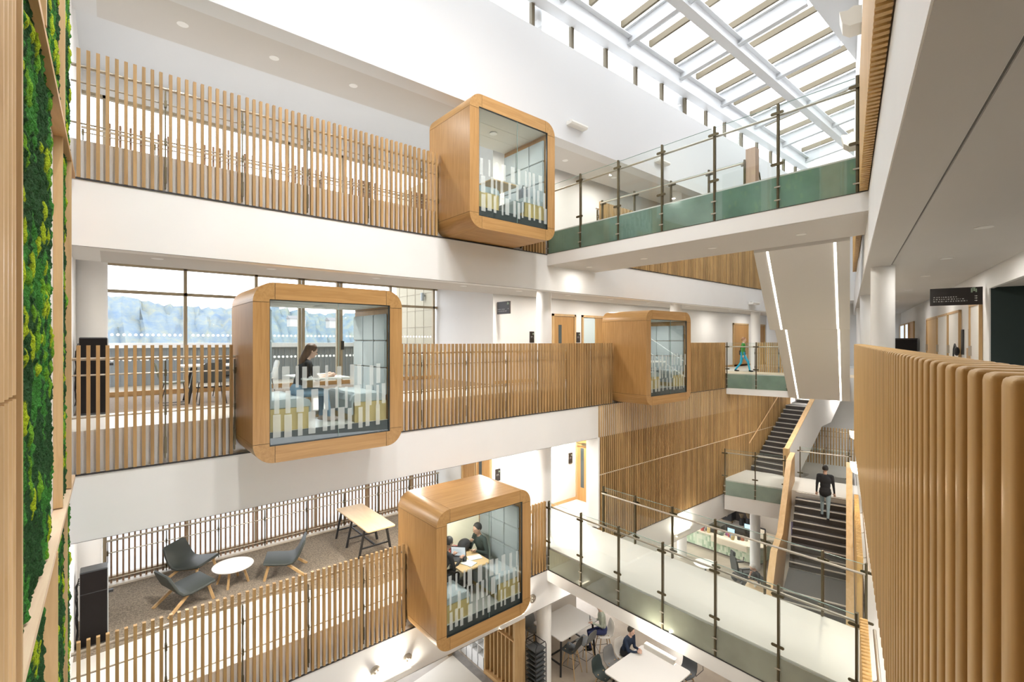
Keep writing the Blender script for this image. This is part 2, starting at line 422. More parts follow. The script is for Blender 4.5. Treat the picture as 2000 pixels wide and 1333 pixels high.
# ---------------- rear windows (main frame, plane y=5.1)
def window_wall(F, top, n, xs, tr=None, bottom=0):
    f = MB()
    for x in xs: f.box(x-.035, x+.035, 5.06, 5.16, F+bottom, top)
    f.box(XL, 8.37, 5.06, 5.16, F+bottom, F+bottom+.07); f.box(XL, 8.37, 5.06, 5.16, top-.07, top)
    if tr: f.box(XL, 8.37, 5.06, 5.16, tr-.035, tr+.035)
    o = struct('window_%d' % n, f, ALU)
    g = MB(); g.box(XL, 8.37, 5.105, 5.115, F, top)
    link('window_pane', g, WGLASS, o)
    return o
W1 = window_wall(L1, L1+3.0, 1, (-.07, 1.43, 2.93, 4.43, 5.93, 7.4))
W2 = window_wall(L2, L2+3.0, 2, (-.07, 1.40, 2.93, 4.0, 4.10, 5.05, 5.15, 6.7, 8.24), tr=10.40)
W3 = window_wall(L3, L3+2.62, 3, (-.07, 2.2, 3.7, 5.2, 6.7, 8.2))
m = MB(); m.box(XL, 8.37, 5.0, 5.3, L3+2.62, 15.2)
struct('wall_left', m, WHITE)
m = MB()
for x0, x1 in ((.05, 1.3), (1.55, 2.85), (3.05, 3.92), (4.2, 4.97), (5.3, 6.6), (6.85, 8.15)):
    k = x0
    while k < x1:
        for z in (9.43, 8.87):
            m.add([(k+.032*math.cos(2*PI*i/12), 5.05, z+.032*math.sin(2*PI*i/12)) for i in range(12)], [tuple(range(12))])
        k += .104
link('manifestation_dots', m, mat('glowing vinyl dots', (.92, .92, .92), .6, emit=(1, 1, 1), estr=.8), W2, fix=False)  # plain vinyl, glow added so the dots read brighter
m = MB(); m.box(5.14, 5.2, 4.99, 5.06, L2+1.0, L2+1.25)
link('door_handle', m, BLACK, W2)
# timber skirting below the second floor glazing
m = MB(); m.box(XL, 8.37, 4.98, 5.06, L2+.01, L2+.12)
struct('baseboard_left', m, OAKX)
m = MB(); m.box(XL, 8.36, 4.60, 4.80, L1+.012, L1+.05); struct('baseboard_left', m, mat('pale base rail', (.62, .56, .47), .5))
# terrace outside second floor
m = MB(); m.box(-8, 8.5, 5.3, 9.0, L2-.6, L2-.03)
struct('floor_terrace', m, mat('pale terrace paving', (.26, .225, .175), .8, noise=.05, nscale=2))
m = MB(); m.box(-8, 20, 8.62, 8.8, L2-.3, L2+1.05)
for i in range(90): m.box(-8+i*.19, -8+i*.19+.06, 8.59, 8.62, L2-.03, L2+1.0)
t = thing('terrace_parapet', 'grey ribbed terrace parapet with white coping outside the second floor windows', 'parapet', (-8, 8.6, L2-.03))
link('ribbed_panel', m, mat('grey ribbed cladding', (.30, .33, .345), .6), t)
m = MB(); m.box(-8, 20, 8.5, 8.86, L2+1.05, L2+1.19)
link('coping', m, mat('white coping', (.9, .9, .9), .5), t)
# neighbouring wing with cream panels
m = MB(); m.box(8.6, 9.0, 5.3, 8.5, L2-.03, 15)
struct('wall_wing', m, mat('cream stone panel', (.36, .325, .24), .7, noise=.02, nscale=2))
m = MB()
for k in range(6): m.box(8.588, 8.6, 5.3, 8.5, L2+.55+k*.6, L2+.565+k*.6)
for k in range(5): m.box(8.588, 8.6, 5.75+k*.62, 5.762+k*.62, L2, 15)
struct('trim_wing', m, mat('panel joint', (.35, .31, .24), .8))
t = thing('outdoor_wall_light', 'grey cylindrical wall light on the cream panelled wing outside', 'wall light', (8.5, 6.3, 10.85))
m = MB(); m.tube([(8.5, 6.3, 10.72), (8.5, 6.3, 11.0)], .06, 12); link('lamp_body', m, mat('grey metal lamp', (.3, .33, .34), .4), t)
m = MB(); m.box(8.5, 8.6, 6.28, 6.32, 10.88, 10.94); link('bracket', m, mat('grey metal lamp', (.3, .33, .34), .4), t)
# ---------------- hills, distance haze put into their colours
def hill(name, dist, base, amp, width, col, lab, seed, zoff=0):
    rnd = random.Random(seed); n = 420; m = MB(); rows = 9
    vs = []; fs = []
    ph = [rnd.uniform(0, 6) for _ in range(6)]
    for i in range(n+1):
        x = -width*.62+width*i/n
        top = base+amp*(.5*math.sin(x*.012+ph[0])+.3*math.sin(x*.031+ph[1])+.12*math.sin(x*.11+ph[2]))
        for j in range(rows):
            t = j/(rows-1)
            jz = rnd.uniform(-1, 1)*amp*.09*(1 if 0 < j else 0)
            vs.append((x+rnd.uniform(-.7, .7), dist+t*40+rnd.uniform(-2, 2), -14+(top+14)*t**.75+jz))
    for i in range(n):
        for j in range(rows-1): fs.append((i*rows+j, (i+1)*rows+j, (i+1)*rows+j+1, i*rows+j+1))
    m.add(vs, fs)
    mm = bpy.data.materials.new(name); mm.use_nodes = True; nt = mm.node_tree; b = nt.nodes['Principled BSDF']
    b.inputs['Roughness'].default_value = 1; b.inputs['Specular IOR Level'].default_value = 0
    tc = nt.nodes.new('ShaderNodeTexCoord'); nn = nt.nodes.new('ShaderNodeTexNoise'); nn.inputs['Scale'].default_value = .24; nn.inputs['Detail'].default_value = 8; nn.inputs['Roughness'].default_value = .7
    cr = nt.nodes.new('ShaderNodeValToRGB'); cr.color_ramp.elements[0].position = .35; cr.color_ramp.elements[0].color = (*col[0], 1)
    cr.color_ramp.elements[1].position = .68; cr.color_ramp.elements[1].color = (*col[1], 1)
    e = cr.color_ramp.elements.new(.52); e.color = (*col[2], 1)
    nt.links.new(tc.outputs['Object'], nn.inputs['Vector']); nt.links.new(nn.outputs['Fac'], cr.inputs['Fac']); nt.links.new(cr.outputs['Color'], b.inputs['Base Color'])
    o = link(name, m, mm, smooth=True, fix=False); tag(o, lab, 'hillside', kind='structure')
    return o
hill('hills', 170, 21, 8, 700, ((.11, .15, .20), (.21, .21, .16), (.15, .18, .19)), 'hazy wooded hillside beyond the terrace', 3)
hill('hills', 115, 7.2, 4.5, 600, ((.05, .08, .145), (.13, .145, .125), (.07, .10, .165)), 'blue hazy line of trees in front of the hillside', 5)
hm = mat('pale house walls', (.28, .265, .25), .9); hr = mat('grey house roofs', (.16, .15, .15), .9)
rnd = random.Random(11)
for k in range(14):
    x = 50+k*13+rnd.uniform(-1, 1); z = 15+rnd.uniform(-2.0, 3.0); y = 165
    t = thing('house', 'small pale house on the hazy hillside', 'house', (x, y, z), 0, 'houses on the hillside')
    w = rnd.uniform(1.6, 2.6); m = MB(); m.box(x-w, x+w, y, y+4, z-1.5, z+1.2); link('walls', m, hm, t)
    m = MB(); m.prism([(y-.3, z+1.2), (y+4.3, z+1.2), (y+2, z+2.3)], 'x', x-w-.3, x+w+.3); link('roof', m, hr, t)
# ---------------- skylight
def GZ(y): return 18.62-.12*y     # underside level of glazing bars, rising towards the right-hand wall
m = MB(); m.box(XL, XR, -.22, .10, 17.74, 17.77); m.box(XL, XR, -.07, -.045, 17.77, 18.32); m.box(XL, XR, -.22, .10, 18.32, 18.35)
struct('beam_edge', m, STEELW)
m = MB(); m.box(XL, XR, -2.14, -1.86, 18.08, 18.11); m.box(XL, XR, -2.012, -1.988, 18.11, 18.5); m.box(XL, XR, -2.14, -1.86, 18.5, 18.53)
struct('beam_centre', m, STEELW)
m = MB(); m.box(XL, XR, .05, .3, 18.3, 18.9); struct('wall_left', m, STEELW)
m = MB()
m.add([(XL, -3.9, 18.75), (XR, -3.9, 18.75), (XR, -12, 18.75), (XL, -12, 18.75), (XL, -3.9, 19.3), (XR, -3.9, 19.3), (XR, -12, 19.3), (XL, -12, 19.3)], [(0, 1, 2, 3), (4, 7, 6, 5), (0, 4, 5, 1)])
struct('ceiling', m, STEELW, fix=False)
bm_ = MB(); wr = MB(); k = 0; xs = []
x = 4.45
while x < XR:
    xs.append(x); x += 1.445
BAR = mat('olive bronze glazing bar', (.155, .127, .078), .6)
WEB = mat('pale grey rafter steel', (.60, .61, .62), .5)
for k, x in enumerate(xs):
    m = MB()
    y0, y1 = 0.1, -3.9
    m.hexa([(x-.04, y0, GZ(y0)), (x+.04, y0, GZ(y0)), (x+.04, y1, GZ(y1)), (x-.04, y1, GZ(y1))], [(x-.04, y0, GZ(y0)+.2), (x+.04, y0, GZ(y0)+.2), (x+.04, y1, GZ(y1)+.2), (x-.04, y1, GZ(y1)+.2)])
    struct('trim_skylight', m, BAR)
    m = MB()
    m.hexa([(x-.05, y0, GZ(y0)+.2), (x-.04, y0, GZ(y0)+.2), (x-.04, y1, GZ(y1)+.2), (x-.05, y1, GZ(y1)+.2)], [(x-.05, y0, GZ(y0)+.25), (x-.04, y0, GZ(y0)+.25), (x-.04, y1, GZ(y1)+.25), (x-.05, y1, GZ(y1)+.25)])
    if k % 2 == 1:
        m = MB(); xb = x+.16
        for (w, za, zb) in ((.15, -.52, -.49), (.02, -.49, -.05), (.15, -.05, -.02)):
            m.hexa([(xb-w/2, y0, GZ(y0)+za), (xb+w/2, y0, GZ(y0)+za), (xb+w/2, y1, GZ(y1)+za), (xb-w/2, y1, GZ(y1)+za)], [(xb-w/2, y0, GZ(y0)+zb), (xb+w/2, y0, GZ(y0)+zb), (xb+w/2, y1, GZ(y1)+zb), (xb-w/2, y1, GZ(y1)+zb)])
        struct('beam_rafter', m, WEB)
        m = MB(); xp = xb+.12
        m.tube([(xp, .0, GZ(0)-.5), (xp, y1+.25, GZ(y1+.25)-.5)], .014, 8)
        for yy in (-.9, -2.95):
            m.tube([(xp, yy, GZ(yy)-.5), (xp, yy, GZ(yy)-.02)], .02, 8)
        solo('sprinkler_pipe', m, WEB, 'thin white sprinkler pipe running beside a white skylight rafter', 'pipe', 'sprinkler pipes under the skylight')
g = MB(); y0, y1 = .1, -3.9
g.add([(XL, y0, GZ(y0)+.17), (XR, y0, GZ(y0)+.17), (XR, y1, GZ(y1)+.17), (XL, y1, GZ(y1)+.17)], [(0, 1, 2, 3)])
o = struct('window_4', g, WGLASS, fix=False)
# clerestory strip
m = MB()
cx = [.85+1.445*i for i in range(18)]
for x in cx: m.box(x-.03, x+.05, .06, .16, 17.12, 17.8)
for x in cx: m.box(x+.051, x+.06, .05, .17, 17.12, 17.8)
w5 = struct('window_5', m, BAR)
m = MB(); m.box(XL, XR, .10, .11, 17.12, 17.9); link('window_pane', m, WGLASS, w5)
# ================================================================== BALUSTRADES
def slat_balustrade(F, posts, label, T=None, base=(0, 0, 0), group=None, pitch=.1, w=.041, y0=0.0, d=.06, rails=(.76, .2), post_y=(.06, .115), hand=.12, mat_s=None, first=None, zlo=-.553, zhi=1.19, name='slatted_balustrade', ends=None):
    """posts: positions along x (or a). Bays of slats between them, a bronze post at each, handrail and thin rails behind."""
    mat_s = mat_s or OAK
    t = thing(name, label, 'balustrade', T((posts[0], y0, F)) if T else (posts[0], y0, F), group=group)
    for i in range(len(posts)-1):
        a, b = posts[i], posts[i+1]
        n = max(1, int(round((b-a-.117)/pitch))+1)
        if b-a < .3: n = max(1, int((b-a-.06)/pitch)+1)
        m = MB(T)
        for k in range(n):
            c = a+.0585+(b-a-.117)*(k/(n-1) if n > 1 else .5)
            m.box(c-w/2, c+w/2, y0, y0+d, F+zlo, F+zhi)
        link('slat_panel', m, mat_s, t)
    for i, a in enumerate(posts):
        if ends and i in ends: continue
        m = MB(T); m.box(a-.008, a+.008, y0+post_y[0], y0+post_y[1], F-.5, F+.96)
        m.box(a-.014, a+.014, y0+post_y[0]-.01, y0+post_y[0]+.03, F-.42, F-.18)
        for z in rails: m.box(a-.014, a+.014, y0+post_y[0]-.012, y0+post_y[1]-.01, F+z-.05, F+z+.05)
        link('post', m, BRONZE, t)
    a, b = posts[0]-.02, posts[-1]+.02
    m = MB(T); m.tube([(a, y0+hand, F+1.0), (b, y0+hand, F+1.0)], .023, 10)
    link('handrail', m, STEEL, t, smooth=True)
    for z in rails:
        m = MB(T); m.tube([(a, y0+.066, F+z), (b, y0+.066, F+z)], .0125, 8)
        link('rail', m, STEEL, t, smooth=True)
    return t
slat_balustrade(L3, [-.373, .644, 1.661, 2.678, 3.792, 4.923, 5.33], 'oak slat balustrade of the top gallery between the green wall and the highest pod', ends=[0])
slat_balustrade(L3, [7.70, 8.50], 'short oak slat balustrade tucked under the highest pod beside the top bridge', ends=[1])
slat_balustrade(L2, [-.373, .644, 1.55], 'open oak slat balustrade on the second floor between the green wall and the widest pod', rails=(.78, .2), ends=[0])
slat_balustrade(L2, [3.92, 4.935, 6.049, 7.178, 8.211, 9.233, 10.234, 11.20], 'long oak slat balustrade on the second floor between the two oak pods', ends=[0])
slat_balustrade(L2, [13.57, 14.6, 15.6, 16.6, 17.6, 18.13], 'oak slat balustrade beyond the smallest pod, ending at the rear bridge', ends=[0, 5])
slat_balustrade(L1, [-.373, .649, 1.665, 2.692, 3.70, 4.58], 'oak slat balustrade of the carpeted first floor, in front of the lounge chairs', rails=(.70, .2), ends=[0])
slat_balustrade(L1, [6.95, 7.5, 8.0, 8.52], 'short oak slat balustrade between the lowest pod and the first floor glass bridge', rails=(.70, .2), ends=[0])
slat_balustrade(L3, [10.6+1.02*i for i in range(14)], 'far oak slat balustrade of the top gallery beyond the bridge', pitch=.09, mat_s=OAKD)
# inner balustrades in front of the rear glazing
def TB(y): return lambda p: (p[0], 2*y-p[1], p[2])
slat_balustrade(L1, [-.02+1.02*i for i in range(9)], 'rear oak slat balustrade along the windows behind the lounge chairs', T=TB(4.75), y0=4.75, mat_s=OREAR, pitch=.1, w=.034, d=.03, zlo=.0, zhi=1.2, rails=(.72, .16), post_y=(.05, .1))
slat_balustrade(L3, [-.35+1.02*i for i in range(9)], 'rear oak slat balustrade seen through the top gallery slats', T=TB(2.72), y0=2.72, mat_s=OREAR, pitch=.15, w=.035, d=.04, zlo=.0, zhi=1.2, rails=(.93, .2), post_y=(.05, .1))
# third-floor opening behind its rear balustrade: nothing to add, the slab is seen from below
# ---------------- right-hand slats (rounded tops), b 3.95..4.05
def R2w(p):                      # camera-side stretch of the corridor balustrade, half a degree off the wall line
    s_, c_, z = p; an = math.radians(15.29)
    return (s_*math.cos(an)+c_*math.sin(an), -8.69+s_*math.sin(an)-c_*math.cos(an), z)
def right_slats(F, a0, a1, label, T=Rw, b0=3.95, pitch=.0868, w=.048, zlo=-.553, zhi=1.19):
    t = thing('slatted_balustrade', label, 'balustrade', T((a0, b0, F+zlo)), RA)
    a = a0; k = 0; r = .012; prof = []; b1 = b0+.10
    for c, (bb, zz) in enumerate(((b0+r, F+zhi-r), (b1-r, F+zhi-r))):
        for i in range(6):
            th = (PI - PI/2*i/5) if c == 0 else (PI/2-PI/2*i/5)
            prof.append((bb+r*math.cos(th), zz+r*math.sin(th)))
    prof = [(b0, F+zlo)]+prof+[(b1, F+zlo)]
    m = MB(T); c = .007
    while a < a1:
        ring = lambda aa, ins: [(aa, min(max(b, b0+ins), b1-ins), min(z, F+zhi-ins)) for b, z in prof]
        m.loft([ring(a, c), ring(a+.0012, c*.55), ring(a+.003, .002), ring(a+c, 0), ring(a+w-c, 0), ring(a+w-.003, .002), ring(a+w-.0012, c*.55), ring(a+w, c)])
        a += pitch; k += 1
        if k % 12 == 0: link('slat_panel', m, OAKR, t, smooth=True); m = MB(T)
    if m.v: link('slat_panel', m, OAKR, t, smooth=True)
    m = MB(T); m.box(a0, a1, b1-.012, b1, F+zlo+.05, F+zhi-.14); link('backing_rail', m, mat('dark oak backing', (.16, .085, .03), .6), t)
    return t
right_slats(L2, .385, 7.85, 'near honey oak slat balustrade with rounded tops beside the corridor', T=R2w, b0=.156, pitch=.09, w=.047, zlo=-.14, zhi=1.21)
right_slats(L3, -19.6, -11.05, 'honey oak slat balustrade overhead, seen from below beside the top bridge')
right_slats(L3, -8.9, -1.0, 'far honey oak slat balustrade overhead beyond the top bridge')
right_slats(L1, -17.0, -11.05, 'lower honey oak slat balustrade between the first floor bridge and the camera side')
right_slats(L1, -8.6, -4.1, 'lower honey oak slat balustrade alongside the stair parapet')
t = thing('wall_handrail', 'steel handrail running along the first floor balustrade beside the stair', 'handrail', Rw((-8.8, 4.12, 5.07)), RA)
m = MB(Rw); m.tube([(-8.85, 4.13, L1+1.03), (-4.3, 4.13, L1+1.03)], .022, 10); link('rail', m, STEEL, t, smooth=True)
for a in (-8.0, -6.5, -5.0):
    m = MB(Rw); m.tube([(a, 4.13, L1+1.02), (a, 4.10, L1+.97), (a, 4.05, L1+.96)], .007, 6); link('bracket', m, STEEL, t)
t = thing('wall_handrail', 'steel handrail running along the first floor balustrade towards the camera', 'handrail', Rw((-17, 4.12, 5.07)), RA)
m = MB(Rw); m.tube([(-17, 4.13, L1+1.03), (-11.0, 4.13, L1+1.03)], .022, 10); link('rail', m, STEEL, t, smooth=True)
for a in (-12.2, -13.6, -15):
    m = MB(Rw); m.tube([(a, 4.13, L1+1.02), (a, 4.10, L1+.97), (a, 4.05, L1+.96)], .007, 6); link('bracket', m, STEEL, t)
# ---------------- glass balustrades
def glass_balustrade(F, stations, label, P, zlo=-.553, ztop=1.2, rail_side=.07, spand=None, loc=None, rz=0, brackets=True, post_w=.045, rail_z=1.03, first_post=True, posts=True, bots=True, rail_ext=None):
    """P(s, off, z) -> world, s along the run, off towards the walking side"""
    T = lambda p: P(*p)
    t = thing('glass_balustrade', label, 'balustrade', loc or P(stations[0], 0, F), rz)
    for i, s in enumerate(stations):
        m = MB(T); m.box(s-post_w*.38, s+post_w*.38, -.03, .03, F+zlo+.005, F+ztop)
        p = link('post', m, BRONZE, t, bevel=.003, bseg=1)
        if brackets:
            for z in (rail_z, .18):
                b = MB(T); n = 8; pts = []
                hw = .078; r = .024
                for k in range(n+1): th = -PI/2+PI*k/n; pts.append((s+hw+r*math.cos(th), F+z+r*math.sin(th)))
                for k in range(n+1): th = PI/2+PI*k/n; pts.append((s-hw+r*math.cos(th), F+z+r*math.sin(th)))
                b.prism(pts, 'y', -.052, -.036)
                link('glass_clamp', b, BRONZE, p)
            if bots:
                for z in (-.2, -.42):
                    b = MB(T); b.box(s-.047, s+.047, -.046, -.034, F+z-.011, F+z+.011); link('fixing_bolt', b, STEEL, p)
    for i in range(len(stations)-1):
        a, b = stations[i]+.03, stations[i+1]-.03
        m = MB(T); m.box(a, b, -.018, -.006, F+zlo, F+ztop-.03); m.cur = 1
        m.box(a, b, -.0185, -.0055, F+ztop-.036, F+ztop-.029)
        link('glass_pane', m, [GLASS, EDGEG], t)
        if spand:
            m = MB(T); m.box(a-.02, b+.02, -.004, .004, F+zlo, F-.027); link('spandrel_panel', m, spand, t)
    e0, e1 = rail_ext or (stations[0], stations[-1])
    m = MB(T); m.tube([(e0, rail_side, F+rail_z), (e1, rail_side, F+rail_z)], .021, 10)
    link('handrail', m, STEEL, t, smooth=True)
    return t
PB = lambda X, sg=1: (lambda s, off, z: (X+sg*off, -s, z))
glass_balustrade(L3, [.01, 1.10, 2.20, 3.285, 4.378, 5.474, 6.58], 'front glass balustrade of the top bridge with teal lower panels', PB(8.55), spand=SPAND3)
glass_balustrade(L1, [.03, 1.112, 2.206, 3.297, 4.394, 5.48, 6.572], 'front glass balustrade of the first floor bridge with olive grey lower panels', PB(8.55), spand=SPAND1)
glass_balustrade(L3, [.23, 1.29, 2.345, 3.3, 4.10], 'rear glass balustrade of the top bridge, ending at a timber newel', PB(10.42, -1), zlo=-.1, ztop=1.12, brackets=True, bots=False)
glass_balustrade(L1, [.27, 1.31, 2.38, 3.446, 4.51, 5.56, 6.25], 'rear glass balustrade of the first floor bridge overlooking the cafe', PB(10.42, -1), zlo=-.55, ztop=1.26, rail_z=1.08, bots=False)
t = thing('newel_post', 'timber newel post where the stair meets the top bridge', 'newel post', (10.5, -4.2, L3))
m = MB(); m.box(10.42, 10.60, -4.32, -4.12, L3-.2, L3+1.34); link('shaft', m, wood('pinkish oak', (.55, .40, .30), (.46, .32, .23), 'z', .5, .03), t)
m = MB()
for z in (1.02, .8): m.tube([(10.6, -4.22, L3+z), (10.9, -4.2, L3+z-.1), (13.0, -3.62, L3+z-1.3)], .015, 8)
link('stair_rail', m, BRONZE, t)
# bridge decks
for F, nm in ((L1, 'first'), (L3, 'third')):
    m = MB()
    prof = [(8.53, F-.845), (8.53, F-.553), (8.575, F-.553), (8.575, F), (10.44, F), (10.44, F-.845)]
    m.prism(prof, 'y', .16, -7.6)
    struct('floor_bridge', m, WHITE)
    m = MB(); m.box(8.58, 10.43, -7.2, .16, F, F+.008); struct('floor_bridge', m, VINYL)
    m = MB(); m.box(8.56, 10.42, -6.7, 0, F-.849, F-.8455); struct('ceiling_bridge', m, CEIL)
    m = MB(); m.box(8.524, 8.56, -6.7, 0, F-.56, F-.552); struct('trim_bridge', m, SHADOWGAP)
m = MB(); m.box(8.53, 8.57, -6.8, -6.6, L3-.56, L3+1.2); struct('trim_bridge', m, BRONZE)
# rear bridges in the right-hand frame
m = MB(Rw); m.box(0, 1.65, 0, 4.2, L2-.79, L2-.553); m.box(.03, 1.62, 0, 4.2, L2-.553, L2); struct('floor_bridge', m, WHITE)
m = MB(Rw); m.box(.03, 1.62, -1.5, 4.2, L2, L2+.008); struct('floor_bridge', m, mat('warm beige vinyl', (.66, .55, .40), .5))
m = MB(Rw); m.box(-.35, 1.65, 0, 4.2, L1-1.1, L1-.553); m.box(-.32, 1.65, 0, 4.2, L1-.553, L1); struct('floor_bridge', m, WHITE)
m = MB(Rw); m.box(-.32, 1.65, 0.02, 4.0, L1, L1+.008); struct('floor_bridge', m, VINYL)
m = MB(Rw); m.box(1.5, 4.5, -2.5, -.05, L2-.6, L2); struct('floor_bridge', m, WHITE)
PR = lambda A, sg=1: (lambda s, off, z: Rw((A+sg*off, s, z)))
glass_balustrade(L2, [.02, 1.03, 2.04], 'glass balustrade of the second floor rear bridge in front of the walker in green', PR(0), spand=SPAND2, rz=0)
glass_balustrade(L1, [.02, 1.05, 2.0], 'glass balustrade of the first floor stair landing above the cafe', PR(-.35), spand=SPAND2)
glass_balustrade(L1, [2.32, 3.08, 3.85], 'rear glass balustrade of the stair landing behind the climbing man', PR(1.66, -1), zlo=-.02, bots=False)
slat_balustrade(L2, [.75, 1.6, 2.4, 3.3], 'brown slat balustrade at the back of the second floor rear bridge', T=(lambda p: Rw((1.6+p[1], p[0], p[2]))), pitch=.075, w=.05, mat_s=OAKD, zlo=-.5)
slat_balustrade(L1, [1.2+.9*i for i in range(5)], 'distant oak slat balustrade glimpsed beyond the upper stair flight', T=(lambda p: Rw((7.18+p[1], p[0], p[2]))), pitch=.11, w=.05, mat_s=OAKD)
# ================================================================== STAIRS
RZ = .1675; GO = .27
t = thing('staircase', 'dark carpeted stair with pale nosings rising from the ground floor to the landing', 'staircase', Rw((-.45, 3.05, 0)), RA)
def step(T, t, a0, a1, b0, b1, z, back=False):
    m = MB(T); m.box(min(a0, a1), max(a0, a1), b0, b1, z-RZ-.02, z); o = link('step', m, STEPM, t)
    e = a0; d = .05 if a1 > a0 else -.05
    m = MB(T); m.box(min(e-.006*(1 if d > 0 else -1), e+d), max(e-.006*(1 if d > 0 else -1), e+d), b0, b1, z-.022, z+.004); link('nosing', m, NOSE, o)
def flight(a0, z0, n, b0, b1, T, t, wall=-.25):
    for k in range(n):
        a = a0-k*GO; step(T, t, a, a+GO+.02, b0, b1, z0-k*RZ)
    m = MB(T); a_lo = a0-(n-1)*GO; z_lo = z0-(n-1)*RZ
    m.hexa([(a_lo, b0, z_lo-.45), (a0+GO, b0, z0-.30), (a0+GO, b1, z0-.30), (a_lo, b1, z_lo-.45)], [(a_lo, b0, z_lo-RZ), (a0+GO, b0, z0-.15), (a0+GO, b1, z0-.15), (a_lo, b1, z_lo-RZ)])
    link('soffit', m, WHITE, t)
flight(-.45-GO, L1-RZ, 9, 2.34, 3.78, Rw, t)
m = MB(Rw); m.box(-.47, -.40, 2.34, 3.78, L1-.022, L1+.011); link('nosing', m, NOSE, t)
zl = L1-10*RZ
m = MB(Rw); m.box(-4.55, -2.95, 2.34, 3.78, zl-.3, zl); o = link('half_landing', m, mat('dark grey landing carpet', (.11, .11, .11), .85, noise=.12, nscale=40), t)
m = MB(Rw); m.box(-4.56, -4.50, 2.34, 3.78, zl-.022, zl+.004); link('nosing', m, NOSE, o)
flight(-4.55-GO, zl-RZ, 13, 2.34, 3.78, Rw, t)
def parapet(t, T, pts, b0, b1, h, mside, mcap, drop=.35):
    """pts: (a, z of walking line); wall from z-drop to z+h with a timber cap"""
    m = MB(T)
    for (a0, z0), (a1, z1) in zip(pts, pts[1:]):
        m.hexa([(a0, b0, z0-drop), (a1, b0, z1-drop), (a1, b1, z1-drop), (a0, b1, z0-drop)], [(a0, b0, z0+h-.03), (a1, b0, z1+h-.03), (a1, b1, z1+h-.03), (a0, b1, z0+h-.03)])
    link('parapet_wall', m, mside, t)
    m = MB(T)
    for (a0, z0), (a1, z1) in zip(pts, pts[1:]):
        m.hexa([(a0, b0-.012, z0+h-.03), (a1, b0-.012, z1+h-.03), (a1, b1+.012, z1+h-.03), (a0, b1+.012, z0+h-.03)], [(a0, b0-.012, z0+h), (a1, b0-.012, z1+h), (a1, b1+.012, z1+h), (a0, b1+.012, z0+h)])
    link('parapet_cap', m, mcap, t)
sl = RZ/GO
OAKC = wood('light oak cap', (.72, .50, .27), (.62, .40, .19), 'x', .45, .03, 8)
line1 = [(-8.0, .1), (-4.7, zl+.0), (-3.2, zl+.0), (-.45, L1-.02), (.95, L1-.02)]
parapet(t, Rw, line1, 2.06, 2.2, 1.1, wood('oak parapet boarding', (.50, .31, .13), (.38, .22, .08), 'x', .4, .04, 9), OAKC, .6)
parapet(t, Rw, [(-8.0, .1), (-4.7, zl+.0), (-3.2, zl+.0), (-.45, L1-.02), (.4, L1-.02)], 3.79, 3.93, 1.1, wood('oak parapet boarding', (.50, .31, .13), (.38, .22, .08), 'x', .4, .04, 9), OAKC, .6)
# upper flight, parallel to the left gallery
TU = lambda p: (20.1+p[0], -p[1], p[2])      # a forward, b towards atrium
t2 = thing('staircase', 'narrower dark stair rising from the landing along the slat wall to the second floor', 'staircase', (20.1, -.75, L1))
for k in range(14): step(TU, t2, k*.275, k*.275+.30, .1, 1.42, L1+(k+1)*RZ)
a2 = 14*.275; z2 = L1+14*RZ
m = MB(TU); m.box(a2, a2+1.0, .1, 1.42, z2-.2, z2); link('half_landing', m, STEPM, t2)
for k in range(10): step(TU, t2, a2+1.0+k*.275, a2+1.3+k*.275, .1, 1.42, z2+(k+1)*RZ)
lineu = [(-.1, L1), (13.4*.275, z2-.05), (a2+1.0, z2), (a2+3.75, z2+10*RZ)]
m = MB(TU)
for (a0, z0), (a1, z1) in zip(lineu, lineu[1:]):
    m.hexa([(a0, 1.43, z0-.75), (a1, 1.43, z1-.75), (a1, 1.53, z1-.75), (a0, 1.53, z0-.75)], [(a0, 1.43, z0+1.05), (a1, 1.43, z1+1.05), (a1, 1.53, z1+1.05), (a0, 1.53, z0+1.05)])
    m.hexa([(a0, .1, z0-.75), (a1, .1, z1-.75), (a1, 1.45, z1-.75), (a0, 1.45, z0-.75)], [(a0, .1, z0-.6), (a1, .1, z1-.6), (a1, 1.45, z1-.6), (a0, 1.45, z0-.6)])
link('stringer_wall', m, mat('white plaster stair side', (.78, .765, .745), .6), t2)
m = MB(TU)
for (a0, z0), (a1, z1) in zip(lineu, lineu[1:]):
    m.hexa([(a0, 1.37, z0+1.05), (a1, 1.37, z1+1.05), (a1, 1.54, z1+1.05), (a0, 1.54, z0+1.05)], [(a0, 1.37, z0+1.09), (a1, 1.37, z1+1.09), (a1, 1.54, z1+1.09), (a0, 1.54, z0+1.09)])
    m.hexa([(a0, 1.37, z0+.2), (a1, 1.37, z1+.2), (a1, 1.43, z1+.2), (a0, 1.43, z0+.2)], [(a0, 1.37, z0+1.05), (a1, 1.37, z1+1.05), (a1, 1.43, z1+1.05), (a0, 1.43, z0+1.05)])
link('parapet_cap', m, OAKC, t2)
m = MB(TU); m.box(-.16, .0, 1.36, 1.55, L1, L1+1.12); link('newel', m, OAKZ, t2)
m = MB(TU); m.tube([(-.15, .07, L1+1.08), (14*.275, .07, z2+1.05), (a2+1, .07, z2+1.05), (a2+3.7, .07, z2+10*RZ+1.0)], .022, 8); link('handrail', m, OAKC, t2, smooth=True)
